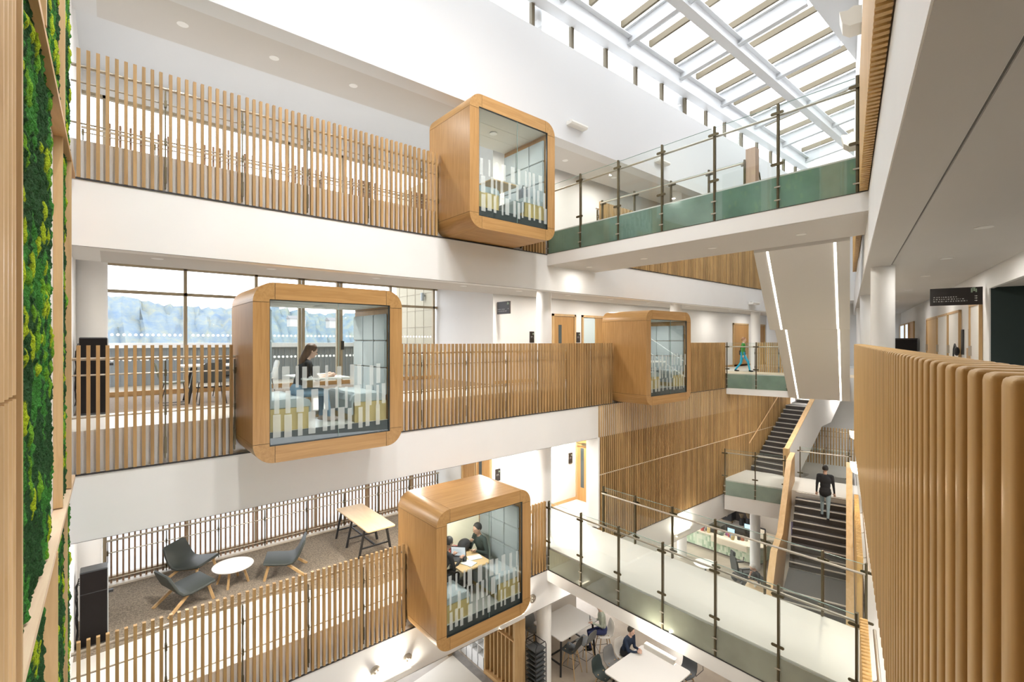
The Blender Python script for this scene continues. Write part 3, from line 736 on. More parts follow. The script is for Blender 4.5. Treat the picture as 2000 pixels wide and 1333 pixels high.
# hanging stair between second and third floor, with led strips in its soffit
t3 = thing('staircase', 'white hanging stair with two glowing led lines in its folded soffit', 'staircase', Rw((-.1, 3.0, L2)), RA)
bl, br = 2.09, 3.86
TL_, TR_ = (10.44, -4.28, 11.15), Rw((-9.05, br, 11.15))
TR_ = (10.44, -6.0, 11.15)
zm = 9.60
P1l, P1r = Rw((-5.2, bl, zm)), Rw((-5.2, br, zm)); P2l, P2r = Rw((-4.42, bl+.04, zm)), Rw((-4.42, br, zm)); P3l, P3r = Rw((.0, bl, 7.25)), Rw((.0, br+.02, 7.25))
def up(p, h): return (p[0], p[1], p[2]+h)
m = MB()
def bil(a, b, c, d, u, v):   # a,b near edge (left,right); d,c far edge (left,right)
    return tuple((a[i]*(1-u)+b[i]*u)*(1-v)+(d[i]*(1-u)+c[i]*u)*v for i in range(3))
for a, b, c, d, h0, h1 in ((TL_, TR_, P1r, P1l, .80, .70), (P1l, P1r, P2r, P2l, .70, .70), (P2l, P2r, P3r, P3l, .70, .72)):
    N = 10; vs = []; fs = []
    for s_ in (0, 1):
        for i in range(N+1):
            for j in range(N+1):
                q = bil(a, b, c, d, i/N, j/N); vs.append((q[0], q[1], q[2]+s_*.7))
    off = (N+1)**2
    for i in range(N):
        for j in range(N):
            k = i*(N+1)+j; fs.append((k, k+1, k+N+2, k+N+1)); fs.append((off+k, off+k+N+1, off+k+N+2, off+k+1))
    for i in range(N):
        for e0, e1 in ((i, i+1), (N*(N+1)+i, N*(N+1)+i+1), (i*(N+1), (i+1)*(N+1)), (i*(N+1)+N, (i+1)*(N+1)+N)): fs.append((e0, e1, off+e1, off+e0))
    m.add(vs, fs)
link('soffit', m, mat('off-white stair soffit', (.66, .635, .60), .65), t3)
for k in range(14): step(Rw, t3, -k*.3, -k*.3-.3, bl+.1, br-.1, L2+(k+1)*RZ)
for k in range(9): step(Rw, t3, -5.2-k*.36, -5.2-k*.36-.36, bl+.1, br-.1, L2+15*RZ+k*RZ)
def lerp(p, q, t): return tuple(p[i]+(q[i]-p[i])*t for i in range(3))
def ledstrip(A, B, w=.035):
    d = Vector(B)-Vector(A); side = Vector((SW, -CW, 0))*w
    n = d.cross(side).normalized(); n = n if n.z < 0 else -n
    m = MB(); a = Vector(A)+n*.004; b = Vector(B)+n*.004
    m.add([tuple(a-side/2), tuple(a+side/2), tuple(b+side/2), tuple(b-side/2)], [(0, 1, 2, 3)])
    link('led_strip', m, LED, t3, fix=False)
for fr in (.158, .86): ledstrip(lerp(TL_, TR_, fr), lerp(P1l, P1r, fr), .036); ledstrip(lerp(P2l, P2r, fr), lerp(P3l, P3r, fr), .036)
# ================================================================== PODS
POD_FILL_LAMPS = []
def pod(X0, F, label, group=None, bars_seed=1, gap=True):
    W, y0, y1 = 2.335, -1.10, .42
    zb, zt = F-.54, F+2.11
    r = .29; sl_, sr, tb, bb = .22, .225, .25, .245
    t = thing('meeting_pod', label, 'meeting pod', (X0, 0, F), 0, group)
    g = .0065
    H = zt-zb
    def arc(cx, cz, a0, a1, rr, n=12): return [(cx+rr*math.cos(a0+(a1-a0)*i/n), cz+rr*math.sin(a0+(a1-a0)*i/n)) for i in range(n+1)]
    x0, x1 = X0, X0+W
    # straight boards
    m = MB(); m.prism([(x0, zb+r+g), (x0+sl_, zb+r+g), (x0+sl_, zt-r-g), (x0, zt-r-g)], 'y', y0, y1); link('side_panel', m, PODZ, t)
    m = MB(); m.prism([(x1-sr, zb+r+g), (x1, zb+r+g), (x1, zt-r-g), (x1-sr, zt-r-g)], 'y', y0, y1); link('side_panel', m, PODZ, t)
    m = MB(); m.prism([(x0+r+g, zt-tb), (x1-r-g, zt-tb), (x1-r-g, zt), (x0+r+g, zt)], 'y', y0, y1); link('top_panel', m, PODX, t)
    m = MB(); m.prism([(x0+r+g, zb), (x1-r-g, zb), (x1-r-g, zb+bb), (x0+r+g, zb+bb)], 'y', y0, y1); link('bottom_panel', m, PODX, t)
    # corners
    def corner(ax, az, sx, sz, s_, t_):
        pts = arc(r, r, PI, 1.5*PI, r)            # from (0,r) to (r,0)
        pts = pts+[(r, t_), (s_, t_), (s_, r)]
        pts = [(ax+sx*p[0], az+sz*p[1]) for p in pts]
        m = MB(); m.prism(pts, 'y', y0, y1); o = link('corner_panel', m, PODY, t, smooth=True)
    corner(x0, zb, 1, 1, sl_, bb); corner(x1, zb, -1, 1, sr, bb); corner(x0, zt, 1, -1, sl_, tb); corner(x1, zt, -1, -1, sr, tb)
    # dark joint fillers
    m = MB(); i = .006
    for zz in (zb+r, zt-r): m.box(x0+i, x0+sl_-i, y0+i, y1-i, zz-g-.002, zz+g+.002); m.box(x1-sr+i, x1-i, y0+i, y1-i, zz-g-.002, zz+g+.002)
    for xx in (x0+r, x1-r): m.box(xx-g-.002, xx+g+.002, y0+i, y1-i, zb+i, zb+bb-i); m.box(xx-g-.002, xx+g+.002, y0+i, y1-i, zt-tb+i, zt-i)
    link('panel_joints', m, SHADOWGAP, t)
    # opening
    ox0, ox1, oz0, oz1 = x0+sl_, x1-sr, zb+bb, zt-tb
    m = MB(); k = .014
    m.box(ox0, ox1, y0+.004, y0+.03, oz0, oz0+k); m.box(ox0, ox1, y0+.004, y0+.03, oz1-k, oz1); m.box(ox0, ox0+k*.6, y0+.004, y0+.03, oz0, oz1); m.box(ox1-k*1.6, ox1, y0+.004, y0+.03, oz0, oz1)
    link('window_gasket', m, mat('black gasket', (.015, .02, .02), .4), t)
    xm = ox0+(ox1-ox0)*.535
    for a, b in ((ox0+.008, xm-.002), (xm+.002, ox1-.02)):
        m = MB(); m.box(a, b, y0+.012, y0+.024, oz0+.012, oz1-.012); link('glass_pane', m, TINTG, t)
    m = MB(); m.box(xm-.003, xm+.003, y0+.011, y0+.025, oz0+.012, oz1-.012); link('glass_joint', m, EDGEG, t)
    rnd = random.Random(bars_seed); m = MB()
    for lo, hi in ((.815, 1.165), (.465, .825), (.115, .475)):
        x = ox0+.02+rnd.uniform(0, .05)
        while x < ox1-.1:
            w = rnd.choice((.045, .07, .07, .105)); jz = rnd.uniform(-.02, .02)
            m.add([(x, y0+.008, oz0+lo+.01+jz), (x+w, y0+.008, oz0+lo+.01+jz), (x+w, y0+.008, oz0+hi-.01+jz), (x, y0+.008, oz0+hi-.01+jz)], [(0, 1, 2, 3)])
            x += w+rnd.choice((.05, .085, .11, .14))
    link('frosted_stripe_pattern', m, FROST, t, fix=False)
    # inside
    zf = F-.10
    m = MB(); m.box(ox0, ox1, y0+.06, y1, zf-.04, zf); link('pod_floor', m, VINYL, t)
    m = MB(); m.box(ox0, ox1, y0+.035, y0+.06, oz0, zf-.0); link('plinth', m, mat('dark plinth', (.045, .055, .058), .35), t)
    m = MB(); m.box(ox0, ox1, y0+.04, y1, oz1-.012, oz1-.002)
    for k2 in (1, 2): m.box(ox0, ox1, y0+.04+k2*.48, y0+.046+k2*.48, oz1-.016, oz1-.01)
    link('pod_ceiling', m, mat('pod ceiling panel', (.70, .68, .63), .6), t)
    POD_FILL_LAMPS.append(((ox0+ox1)/2, -.35, oz1-.03))
    PAD = GREYBLUE
    for side in (0, 1):
        m = MB(); xa = ox0 if side == 0 else ox1
        sgn = 1 if side == 0 else -1
        for iz in range(3):
            for iy in range(3):
                ya = y0+.10+iy*.46; za = zf+.42+iz*.47
                a, b = sorted((xa+sgn*.004, xa+sgn*.055))
                m.box(a, b, ya, ya+.45, za, za+.46)
        link('wall_pads', m, PAD, t, bevel=.012)
    # benches and table
    for side in (0, 1):
        xa = ox0+.02 if side == 0 else ox1-.02; sgn = 1 if side == 0 else -1
        s = thing('bench_seat', ('padded bench with oak ends inside the %s, nearer the green wall' if side == 0 else 'padded bench with oak ends inside the %s, nearer the glass bridge') % label.split(',')[0], 'bench', (xa, -.3, zf), 0)
        a, b = sorted((xa, xa+sgn*.56))
        m = MB(); m.box(a, b, y0+.10, y0+.13, zf, zf+.33); link('end_panel', m, mat('yellowish oak ply', (.60, .46, .20), .5), s)
        m = MB(); m.box(a+.02, b-.02, y0+.13, .3, zf, zf+.33); link('base', m, mat('yellowish oak ply', (.60, .46, .20), .5), s)
        pr = [(0, .33), (.62, .33)]
        prof = [(0, .33), (0, .46), (.50, .47), (.58, .44), (.615, .36), (.60, .12), (.57, .12), (.57, .33)]
        m = MB(); m.prism([(xa+sgn*p[0], zf+p[1]) for p in prof], 'y', y0+.12, .32); link('cushion', m, GREYBLUE, s, bevel=.01)
    tb_ = thing('pod_table', 'fixed meeting table inside the %s' % label.split(',')[0], 'table', ((ox0+ox1)/2, -.3, zf))
    xc = (ox0+ox1)/2
    m = MB(); m.box(xc-.37, xc+.37, y0+.32, .35, zf+.72, zf+.75); link('table_top', m, WTOP if F == L2 else mat('oak table top', (.66, .46, .24), .4), tb_, bevel=.006)
    m = MB(); m.box(xc-.05, xc+.05, .1, .2, zf, zf+.72); m.box(xc-.3, xc+.3, .0, .3, zf, zf+.02); link('table_leg', m, DARKGREY if F != L2 else OAKZ, tb_)
    return t
pod(5.345, L3, 'highest oak meeting pod, hanging off the top gallery beside the glass bridge', bars_seed=3)
pod(1.569, L2, 'widest oak meeting pod, on the second floor with a woman seated inside', bars_seed=5)
pod(4.60, L1, 'lowest oak meeting pod, on the first floor with two people inside', bars_seed=9)
pod(11.225, L2, 'smallest oak meeting pod, far along the second floor near the columns', bars_seed=12)
# back panels inside the pods
PODS = {o['label'].split()[0]: o for o in bpy.data.objects if o.get('category') == 'meeting pod'}
m = MB(); m.box(4.85, 6.68, .425, .445, L1-.1, L1+1.85); link('back_panel', m, mat('warm cream glowing panel', (.86, .80, .62), .6, emit=(1, .9, .65), estr=.25), PODS['lowest'])  # panel is no lamp, its cream glow is put into the material
m = MB(); m.box(5.6, 6.45, .425, .445, L3-.1, L3+1.35); link('back_panel', m, mat('cream pin board', (.80, .74, .58), .7), PODS['highest'])
m = MB(); m.box(11.47, 13.3, .425, .445, L2-.1, L2+1.84); link('back_panel', m, mat('pale grey back panel', (.55, .60, .60), .6), PODS['smallest'])
t = thing('poster', 'small black and white poster leaning at the back of the highest pod', 'poster', (6.05, .40, L3+.75))
m = MB(); m.box(5.93, 6.11, .41, .42, L3+.72, L3+1.02); o = link('sheet', m, mat('dark grey sheet', (.10, .10, .11), .6), t)
m = MB()
for k in range(6): m.box(5.95, 6.09-.02*(k % 3), .406, .41, L3+.76+k*.035, L3+.772+k*.035)
link('printed_lines', m, mat('pale print', (.7, .7, .68), .7), o)
# ================================================================== FURNITURE
def rrect(w, h, r, n=4):
    pts = []
    for cx, cy, a0 in ((w/2-r, h/2-r, 0), (-w/2+r, h/2-r, PI/2), (-w/2+r, -h/2+r, PI), (w/2-r, -h/2+r, 1.5*PI)):
        for i in range(n+1): pts.append((cx+r*math.cos(a0+PI/2*i/n), cy+r*math.sin(a0+PI/2*i/n)))
    return pts
def shell(m, prof, widths, th=.05, dish=0.0):
    """padded shell lofted along a profile of (x,z) points, rounded rectangle sections"""
    rings = []
    n = len(prof)
    for i, ((x, z), w) in enumerate(zip(prof, widths)):
        a = prof[max(i-1, 0)]; b = prof[min(i+1, n-1)]
        d = Vector((b[0]-a[0], 0, b[1]-a[1])).normalized(); nn = Vector((-d.z, 0, d.x))
        tt = th*(.55 if i in (0, n-1) else 1)
        ring = []
        for (y, h) in rrect(w, tt, tt*.45):
            lift = dish*(abs(y)/(w/2))**2.2
            p = Vector((x, y, z))+nn*(h+lift); ring.append(tuple(p))
        rings.append(ring)
    m.loft(rings)
def lounge_chair(label, x, y, rz):
    t = thing('lounge_chair', label, 'lounge chair', (x, y, L1+.012), rz, 'charcoal lounge chairs with oak legs')
    m = MB(); shell(m, [(.40, .375), (.37, .405), (.15, .375), (-.08, .345), (-.20, .36), (-.27, .44), (-.34, .58), (-.41, .74), (-.43, .775)], [.60, .68, .72, .72, .71, .70, .68, .62, .52], .055, .035)
    link('seat_shell', m, CHAR, t, smooth=True, world=False)
    for s in (-1, 1):
        m = MB(); m.bar((.27, s*.25, .345), (.36, s*.30, 0), .045, .05); link('leg', m, OAKZ, t, world=False, bevel=.006)
        m = MB(); m.bar((-.10, s*.27, .29), (-.47, s*.33, 0), .045, .055); link('leg', m, OAKZ, t, world=False, bevel=.006)
        m = MB(); m.bar((.33, s*.26, .325), (-.16, s*.275, .285), .035, .05); link('seat_rail', m, OAKX, t, world=False)
    m = MB(); m.bar((.28, -.25, .32), (.28, .25, .32), .04, .05); link('cross_rail', m, OAKY, t, world=False)
    return t
lounge_chair('charcoal lounge chair backing onto the rear slats, farther from the kiosk', 1.43, 4.02, math.radians(-44))
lounge_chair('charcoal lounge chair closest to the black kiosk, facing the low round table', 1.20, 2.84, math.radians(18))
lounge_chair('charcoal lounge chair across the low round table, seen from its side', 3.03, 2.92, math.radians(160))
t = thing('coffee_table', 'low round white coffee table on splayed oak legs between the lounge chairs', 'coffee table', (2.06, 3.14, L1+.012))
m = MB(); m.lathe([(.36, .36), (.395, .372), (.40, .385), (.395, .392)], (0, 0, 0), 40); link('table_top', m, WTOP, t, world=False, smooth=True)
for k in range(4):
    a = PI/4+PI/2*k+.3; m = MB(); m.bar((.20*math.cos(a), .20*math.sin(a), .36), (.31*math.cos(a), .31*math.sin(a), 0), .04, .035); link('leg', m, OAKZ, t, world=False)
t = thing('work_table', 'long pale oak work table on black steel trestle legs by the rear slats', 'table', (5.02, 3.12, L1+.012))
m = MB(); m.prism([(p[0], p[1]) for p in rrect(.72, 2.06, .05)], 'z', .715, .745); link('table_top', m, PALEOAK, t, world=False, bevel=.004)
for yy in (.86, .13, -.66):
    for s in (-1, 1):
        m = MB(); m.bar((s*.27, yy, .715), (s*.41, yy+.02, 0), .035, .05); link('leg', m, BLACK, t, world=False)
    m = MB(); m.bar((-.36, yy+.01, .22), (.36, yy+.01, .22), .03, .035); link('stretcher', m, BLACK, t, world=False)
m = MB(); m.bar((.0, .86, .22), (0, -.66, .22), .03, .035); link('stretcher', m, BLACK, t, world=False)
def kiosk(F, label, y):
    t = thing('display_kiosk', label, 'kiosk', (-.19, y, F+.01))
    m = MB(); m.box(-.19, .17, -.02, .26, .0, 1.30); link('cabinet', m, mat('charcoal kiosk cabinet', (.05, .055, .06), .35), t, world=False, bevel=.008)
    m = MB(); m.box(-.185, .165, -.026, -.018, .93, 1.28); link('upper_panel', m, BLACKG, t, world=False)
    m = MB(); m.box(-.185, .165, -.026, -.018, .03, .915); link('lower_panel', m, BLACKG, t, world=False)
    m = MB(); m.box(.171, .185, -.02, .26, .02, 1.28); link('side_trim', m, mat('grey kiosk edge', (.45, .47, .48), .4), t, world=False)
    m = MB(); m.box(.185, .25, .05, .12, .82, .86); link('handle', m, BLACK, t, world=False)
    m = MB()
    rnd = random.Random(int(F*10))
    for k in range(4):
        pts = [(-.20, .03+k*.03, 1.2-.05*k)]
        for j in range(1, 9): pts.append((-.215-rnd.uniform(0, .03), .03+k*.03+rnd.uniform(-.04, .04), 1.2-j*.13))
        m.tube(pts, .008, 6)
    link('cables', m, BLACK, t, world=False)
    return t
kiosk(L1, 'tall black display kiosk on the first floor carpet, cables down its edge', 2.27)
kiosk(L2, 'tall black display kiosk behind the second floor slats by the white column', 2.0)
# shell chairs and stools
def shell_chair(name, label, cat, loc, rz, col, seat, group, wood_legs=True, high=False):
    t = thing(name, label, cat, loc, rz, group)
    mm = mat('moulded shell '+str(col), col, .45)
    m = MB(); shell(m, [(.22, seat-.02), (.19, seat+.015), (.05, seat-.005), (-.10, seat-.01), (-.17, seat+.05), (-.20, seat+.18), (-.225, seat+.30), (-.235, seat+.345)], [.34, .42, .44, .44, .45, .44, .38, .24], .02, .05)
    link('seat_shell', m, mm, t, world=False, smooth=True)
    for sx in (1, -1):
        for sy in (1, -1):
            m = MB(); m.tube([(sx*.11, sy*.12, seat-.03), (sx*.23, sy*.22, 0)], [.016, .011], 8); link('leg', m, OAKZ if wood_legs else BLACK, t, world=False)
    m = MB()
    zz = seat*.36 if high else seat*.55; k = 1-zz/seat
    e = [(.11+.12*k, .12+.10*k), (-.11-.12*k, .12+.10*k), (-.11-.12*k, -.12-.10*k), (.11+.12*k, -.12-.10*k)]
    for i in range(4): m.tube([(*e[i], zz), (*e[(i+1) % 4], zz)], .006, 6)
    m.tube([(.12, .13, seat-.08), (-.17, -.17, seat-.28)], .005, 6); m.tube([(-.12, .13, seat-.08), (.17, -.17, seat-.28)], .005, 6)
    link('wire_brace', m, BLACK, t, world=False)
    return t
# second floor table behind the slats
t = thing('work_table', 'white table on dark splayed legs behind the second floor slats', 'table', (1.75, 2.95, L2+.012))
m = MB(); m.prism(rrect(1.35, .8, .06), 'z', .72, .75); link('table_top', m, WTOP, t, world=False)
for sx in (-1, 1):
    for sy in (-1, 1):
        m = MB(); m.bar((sx*.42, sy*.25, .72), (sx*.56, sy*.33, 0), .04, .04); link('leg', m, BLACK, t, world=False)
    m = MB(); m.bar((sx*.5, -.3, .28), (sx*.5, .3, .28), .025, .03); link('stretcher', m, BLACK, t, world=False)
m = MB(); m.bar((-.5, 0, .28), (.5, 0, .28), .025, .03); link('stretcher', m, BLACK, t, world=False)
def wire_chair(label, x, y, rz, col):
    t = thing('wire_chair', label, 'chair', (x, y, L2+.012), rz, 'wire framed chairs around the second floor table')
    m = MB(); shell(m, [(.22, .45), (.18, .465), (-.05, .45), (-.18, .46), (-.22, .55), (-.27, .78), (-.275, .82)], [.36, .42, .43, .42, .41, .36, .24], .02, .03)
    link('seat_shell', m, mat('shell '+str(col), col, .5), t, world=False, smooth=True)
    for s in (-1, 1):
        m = MB(); m.tube([(.16, s*.18, .44), (.21, s*.23, .01), (-.23, s*.23, .01), (-.14, s*.18, .44)], .009, 6); link('sled_leg', m, BLACK, t, world=False)
    return t
wire_chair('olive wire chair at the near end of the white second floor table', .98, 2.75, 0, (.16, .18, .12))
wire_chair('dark wire chair on the atrium side of the white second floor table', 1.55, 2.38, PI/2, (.04, .045, .045))
wire_chair('pale wire chair tucked at the far end of the white second floor table', 2.55, 2.75, PI, (.6, .6, .58))
wire_chair('dark wire chair on the window side of the white second floor table', 2.0, 3.5, -PI/2, (.04, .045, .045))
# ground floor
t = thing('high_table', 'high white table on black legs on the ground floor beside the bar stools', 'table', (10.25, 1.0, 0))
m = MB(); m.prism([(p[0], p[1]) for p in rrect(1.55, 1.15, .07)], 'z', 1.02, 1.05); link('table_top', m, WTOP, t, world=False)
for sx in (-1, 1):
    for sy in (-1, 1):
        m = MB(); m.bar((sx*.66, sy*.46, 1.02), (sx*.72, sy*.50, 0), .05, .05); link('leg', m, BLACK, t, world=False)
    m = MB(); m.bar((sx*.69, -.48, .3), (sx*.69, .48, .3), .035, .035); link('foot_rail', m, BLACK, t, world=False)
m = MB(); m.bar((-.69, 0, .3), (.69, 0, .3), .035, .035); link('foot_rail', m, BLACK, t, world=False)
shell_chair('bar_stool', 'bar stool with dark shell beside the white column, first of the three', 'bar stool', (9.86, .42, 0), PI/2+.25, (.045, .05, .05), .74, 'bar stools at the high table', high=True)
shell_chair('bar_stool', 'bar stool with mid grey shell, second from the white column', 'bar stool', (10.42, .40, 0), PI/2+.1, (.22, .23, .23), .74, 'bar stools at the high table', high=True)
shell_chair('bar_stool', 'bar stool with off-white shell, with the person in navy trousers on it', 'bar stool', (11.08, .26, 0), PI-.55, (.72, .68, .62), .74, 'bar stools at the high table', high=True)
shell_chair('bar_stool', 'bar stool with grey shell on the far side of the high table', 'bar stool', (9.7, 1.75, 0), -PI/2, (.22, .23, .23), .74, 'bar stools at the high table', high=True)
t = thing('meeting_table', 'large white square-cornered table at the bottom of the scene, ground floor', 'table', (10.62, -1.55, 0))
m = MB(); m.prism([(p[0], p[1]) for p in rrect(1.72, 1.48, .09)], 'z', .715, .745); link('table_top', m, WTOP, t, world=False)
for sx in (-1, 1):
    for sy in (-1, 1): m = MB(); m.bar((sx*.66, sy*.55, .715), (sx*.72, sy*.6, 0), .05, .05); link('leg', m, BLACK, t, world=False)
G = 'shell chairs at the large white table'
shell_chair('dining_chair', 'black shell chair at the near corner of the large white table', 'chair', (10.05, -.60, 0), -PI/2+.1, (.03, .045, .045), .46, G)
shell_chair('dining_chair', 'mid grey shell chair between the black chair and the person in navy', 'chair', (10.62, -.52, 0), -PI/2, (.20, .20, .20), .46, G)
shell_chair('dining_chair', 'off-white shell chair with the person in a navy jumper on it', 'chair', (11.12, -.50, 0), -PI/2-.1, (.72, .68, .62), .46, G)
shell_chair('dining_chair', 'dark grey shell chair at the far end of the large white table', 'chair', (11.72, -1.95, 0), PI-.1, (.07, .075, .08), .46, G)
shell_chair('dining_chair', 'dark shell chair on the side of the large white table nearest the camera', 'chair', (9.60, -1.75, 0), .1, (.05, .055, .06), .46, G)
t = thing('lounge_table', 'thin black wire chair frame beyond the large white table', 'chair', (12.6, -1.9, 0))
for yy in (0, .4): m = MB(); m.tube([(-.2, yy, 0), (.2, yy, 0), (.15, yy, .42), (-.15, yy, .42), (-.2, yy, 0)], .009, 6); link('sled_leg', m, BLACK, t, world=False)
m = MB(); m.box(-.2, .2, 0, .4, .42, .45); link('seat', m, CHAR, t, world=False); t.name = 'low_stool'
t['label'] = 'low stool on a black sled frame beyond the large white table'; t['category'] = 'stool'
# black tray rack, oak fin screen, white shelving
t = thing('tray_rack', 'black wire rack with stacked dark trays beside the ground floor column', 'rack', (8.62, .55, 0))
m = MB(); m.tube([(-.17, -.2, 0), (-.17, -.2, 1.28), (-.12, -.2, 1.36), (.17, -.2, 1.36), (.2, -.2, 1.28), (.2, -.2, 0)], .012, 8); m.tube([(-.17, .2, 0), (-.17, .2, 1.28), (-.12, .2, 1.36), (.17, .2, 1.36), (.2, .2, 1.28), (.2, .2, 0)], .012, 8)
for z in (1.36, .1): m.tube([(-.1, -.2, z), (-.1, .2, z)], .01, 6); m.tube([(.15, -.2, z), (.15, .2, z)], .01, 6)
link('frame', m, BLACK, t, world=False)
for k in range(8):
    m = MB(); z = .25+k*.125; m.hexa([(-.12, -.16, z), (.16, -.16, z), (.16, .16, z), (-.12, .16, z)], [(-.17, -.19, z+.06), (.2, -.19, z+.06), (.2, .19, z+.06), (-.17, .19, z+.06)]); link('tray', m, DARKGREY, t, world=False)
t = thing('fin_screen', 'oak screen unit with upright fins and a mid shelf under the lowest pod', 'screen', (8.1, 1.3, 0))
for yy in (-.62, .66): m = MB(); m.box(-.08, .28, yy, yy+.05, 0, 2.5); link('end_panel', m, OAKZ, t, world=False)
m = MB(); m.box(-.10, .3, -.6, .7, 0, .12); link('plinth', m, OAKY, t, world=False)
for zz in (1.46, 2.42): m = MB(); m.box(-.09, .29, -.57, .66, zz, zz+.04); link('shelf', m, OAKY, t, world=False)
m = MB()
for k in range(7): m.box(-.02, .2, -.50+k*.165, -.46+k*.165, .12, 1.46); m.box(-.02, .2, -.50+k*.165, -.46+k*.165, 1.5, 2.42)
link('fins', m, OAKZ, t, world=False)
m = MB(); m.box(.2, .22, -.57, .66, .12, 2.42); link('back_board', m, OAKZ, t, world=False)
t = thing('shelving_unit', 'white open grid shelving unit on the ground floor beside the oak fins', 'shelves', (8.05, 2.6, 0))
m = MB()
for k in range(6): m.box(0, .3, -.55, .62, .35+k*.27, .375+k*.27)
for k in range(5): m.box(0, .3, -.55+k*.285, -.525+k*.285, .0, 1.72)
m.box(.28, .3, -.55, .62, 0, 1.72); m.box(0, .03, -.55, .62, 0, .35)
link('carcass', m, mat('white shelf laminate', (.83, .83, .82), .5), t, world=False)
m = MB(); m.box(7.75, 7.98, 1.4, 3.3, .012, .02); struct('trim_floor', m, mat('dark grey border tile', (.22, .20, .18), .4, noise=.15, nscale=6))
t = thing('planter_box', 'small oak box on the floor at the end of the white shelving', 'box', (7.75, 3.35, 0)); m = MB(); m.box(-.12, .12, -.1, .1, 0, .3); link('box_body', m, OAKZ, t, world=False)
# ---------------- cafe
def tilemat():
    m = bpy.data.materials.new('sage glazed tiles'); m.use_nodes = True; nt = m.node_tree; b = nt.nodes['Principled BSDF']; b.inputs['Roughness'].default_value = .3
    tc = nt.nodes.new('ShaderNodeTexCoord'); sx = nt.nodes.new('ShaderNodeSeparateXYZ'); nt.links.new(tc.outputs['Object'], sx.inputs[0])
    ad = nt.nodes.new('ShaderNodeMath'); ad.operation = 'ADD'; nt.links.new(sx.outputs['X'], ad.inputs[0]); nt.links.new(sx.outputs['Y'], ad.inputs[1])
    fl = []
    for src, k in ((ad.outputs[0], 1/.085), (sx.outputs['Z'], 1/.19)):
        mu = nt.nodes.new('ShaderNodeMath'); mu.operation = 'MULTIPLY'; mu.inputs[1].default_value = k; nt.links.new(src, mu.inputs[0])
        f = nt.nodes.new('ShaderNodeMath'); f.operation = 'FLOOR'; nt.links.new(mu.outputs[0], f.inputs[0]); fl.append(f)
    cb = nt.nodes.new('ShaderNodeCombineXYZ'); nt.links.new(fl[0].outputs[0], cb.inputs[0]); nt.links.new(fl[1].outputs[0], cb.inputs[1])
    wn = nt.nodes.new('ShaderNodeTexWhiteNoise'); nt.links.new(cb.outputs[0], wn.inputs['Vector'])
    cr = nt.nodes.new('ShaderNodeValToRGB'); cr.color_ramp.interpolation = 'CONSTANT'
    cols = [(.52, .60, .45), (.36, .47, .32), (.62, .66, .52), (.27, .36, .24)]
    cr.color_ramp.elements[0].color = (*cols[0], 1); cr.color_ramp.elements[0].position = 0; cr.color_ramp.elements[1].color = (*cols[1], 1); cr.color_ramp.elements[1].position = .35
    e = cr.color_ramp.elements.new(.6); e.color = (*cols[2], 1); e = cr.color_ramp.elements.new(.85); e.color = (*cols[3], 1)
    nt.links.new(wn.outputs['Value'], cr.inputs['Fac']); nt.links.new(cr.outputs['Color'], b.inputs['Base Color']); return m
TILES = tilemat()
CREAM = mat('cream counter top', (.74, .66, .52), .35)
HC = .74
t = thing('cafe_counter', 'cafe counter clad in sage green tiles with a cream top', 'counter', (20.4, 1.5, 0))
m = MB(); m.prism([(20.35, 3.4), (20.33, .2), (20.42, -.1), (20.7, -.3), (22.4, -.3), (22.4, .3), (21.1, .4), (21.0, 3.4)], 'z', .06, HC-.04); link('tiled_front', m, TILES, t)
m = MB(); m.prism([(20.39, 3.4), (20.37, .2), (20.45, -.06), (20.72, -.26), (22.4, -.26), (22.4, .3), (21.1, .4), (21.0, 3.4)], 'z', 0, .06); link('kick_board', m, mat('dark kick board', (.12, .10, .085), .6), t)
m = MB(); m.prism([(20.28, 3.4), (20.26, .2), (20.36, -.14), (20.66, -.37), (22.4, -.37), (22.4, .35), (21.1, .45), (21.05, 3.4)], 'z', HC-.04, HC); link('counter_top', m, CREAM, t)
m = MB(); m.box(20.24, 20.36, .15, 1.7, HC-.26, HC-.02); link('lowered_front', m, CREAM, t)
t = thing('back_counter', 'dark back counter with shelving behind the cafe servery', 'counter', (22.0, 1.6, 0))
m = MB(); m.box(21.8, 22.35, .6, 3.6, 0, .85); link('cabinet', m, mat('dark brown cabinet', (.05, .04, .033), .5), t)
m = MB(); m.box(21.75, 22.4, .6, 3.6, .85, .9); link('counter_top', m, mat('grey worktop', (.3, .28, .25), .4), t)
m = MB(); m.box(22.6, 22.7, -.6, 4, 0, 2.9); struct('wall_cafe', m, mat('dark brown cafe wall', (.06, .05, .045), .7))
m = MB(); m.box(22.5, 22.6, -1.6, .55, 0, 2.9); struct('wall_cafe', m, mat('taupe cafe wall', (.50, .45, .39), .6))
t = thing('coffee_machine', 'black and chrome espresso machine on the dark back counter', 'coffee machine', (22.0, 1.9, .9))
m = MB(); m.box(-.2, .25, -.4, .4, .1, .55); link('body', m, BLACK, t, world=False, bevel=.02)
m = MB(); m.box(-.25, .2, -.38, .38, 0, .08); m.box(-.22, .1, -.36, .36, .55, .58); link('drip_tray', m, STEEL, t, world=False)
for y in (-.2, .2): m = MB(); m.tube([(-.2, y, .35), (-.3, y, .33)], .035, 10); link('group_head', m, STEEL, t, world=False)
for k, (y, h) in enumerate(((1.15, .5), (.85, .62), (2.6, .55), (2.95, .45))):
    t = thing('coffee_grinder', 'black bean grinder on the back counter, %s from the espresso machine side' % ORD[k], 'coffee grinder', (22.0, y, .9))
    m = MB(); m.lathe([(.09, 0), (.09, h*.6), (.05, h*.65)], (0, 0, 0), 12); link('body', m, BLACK, t, world=False)
    m = MB(); m.lathe([(.05, h*.65), (.11, h), (.0, h+.01)], (0, 0, 0), 12); link('hopper', m, mat('smoked hopper', (.12, .09, .06), .2), t, world=False)
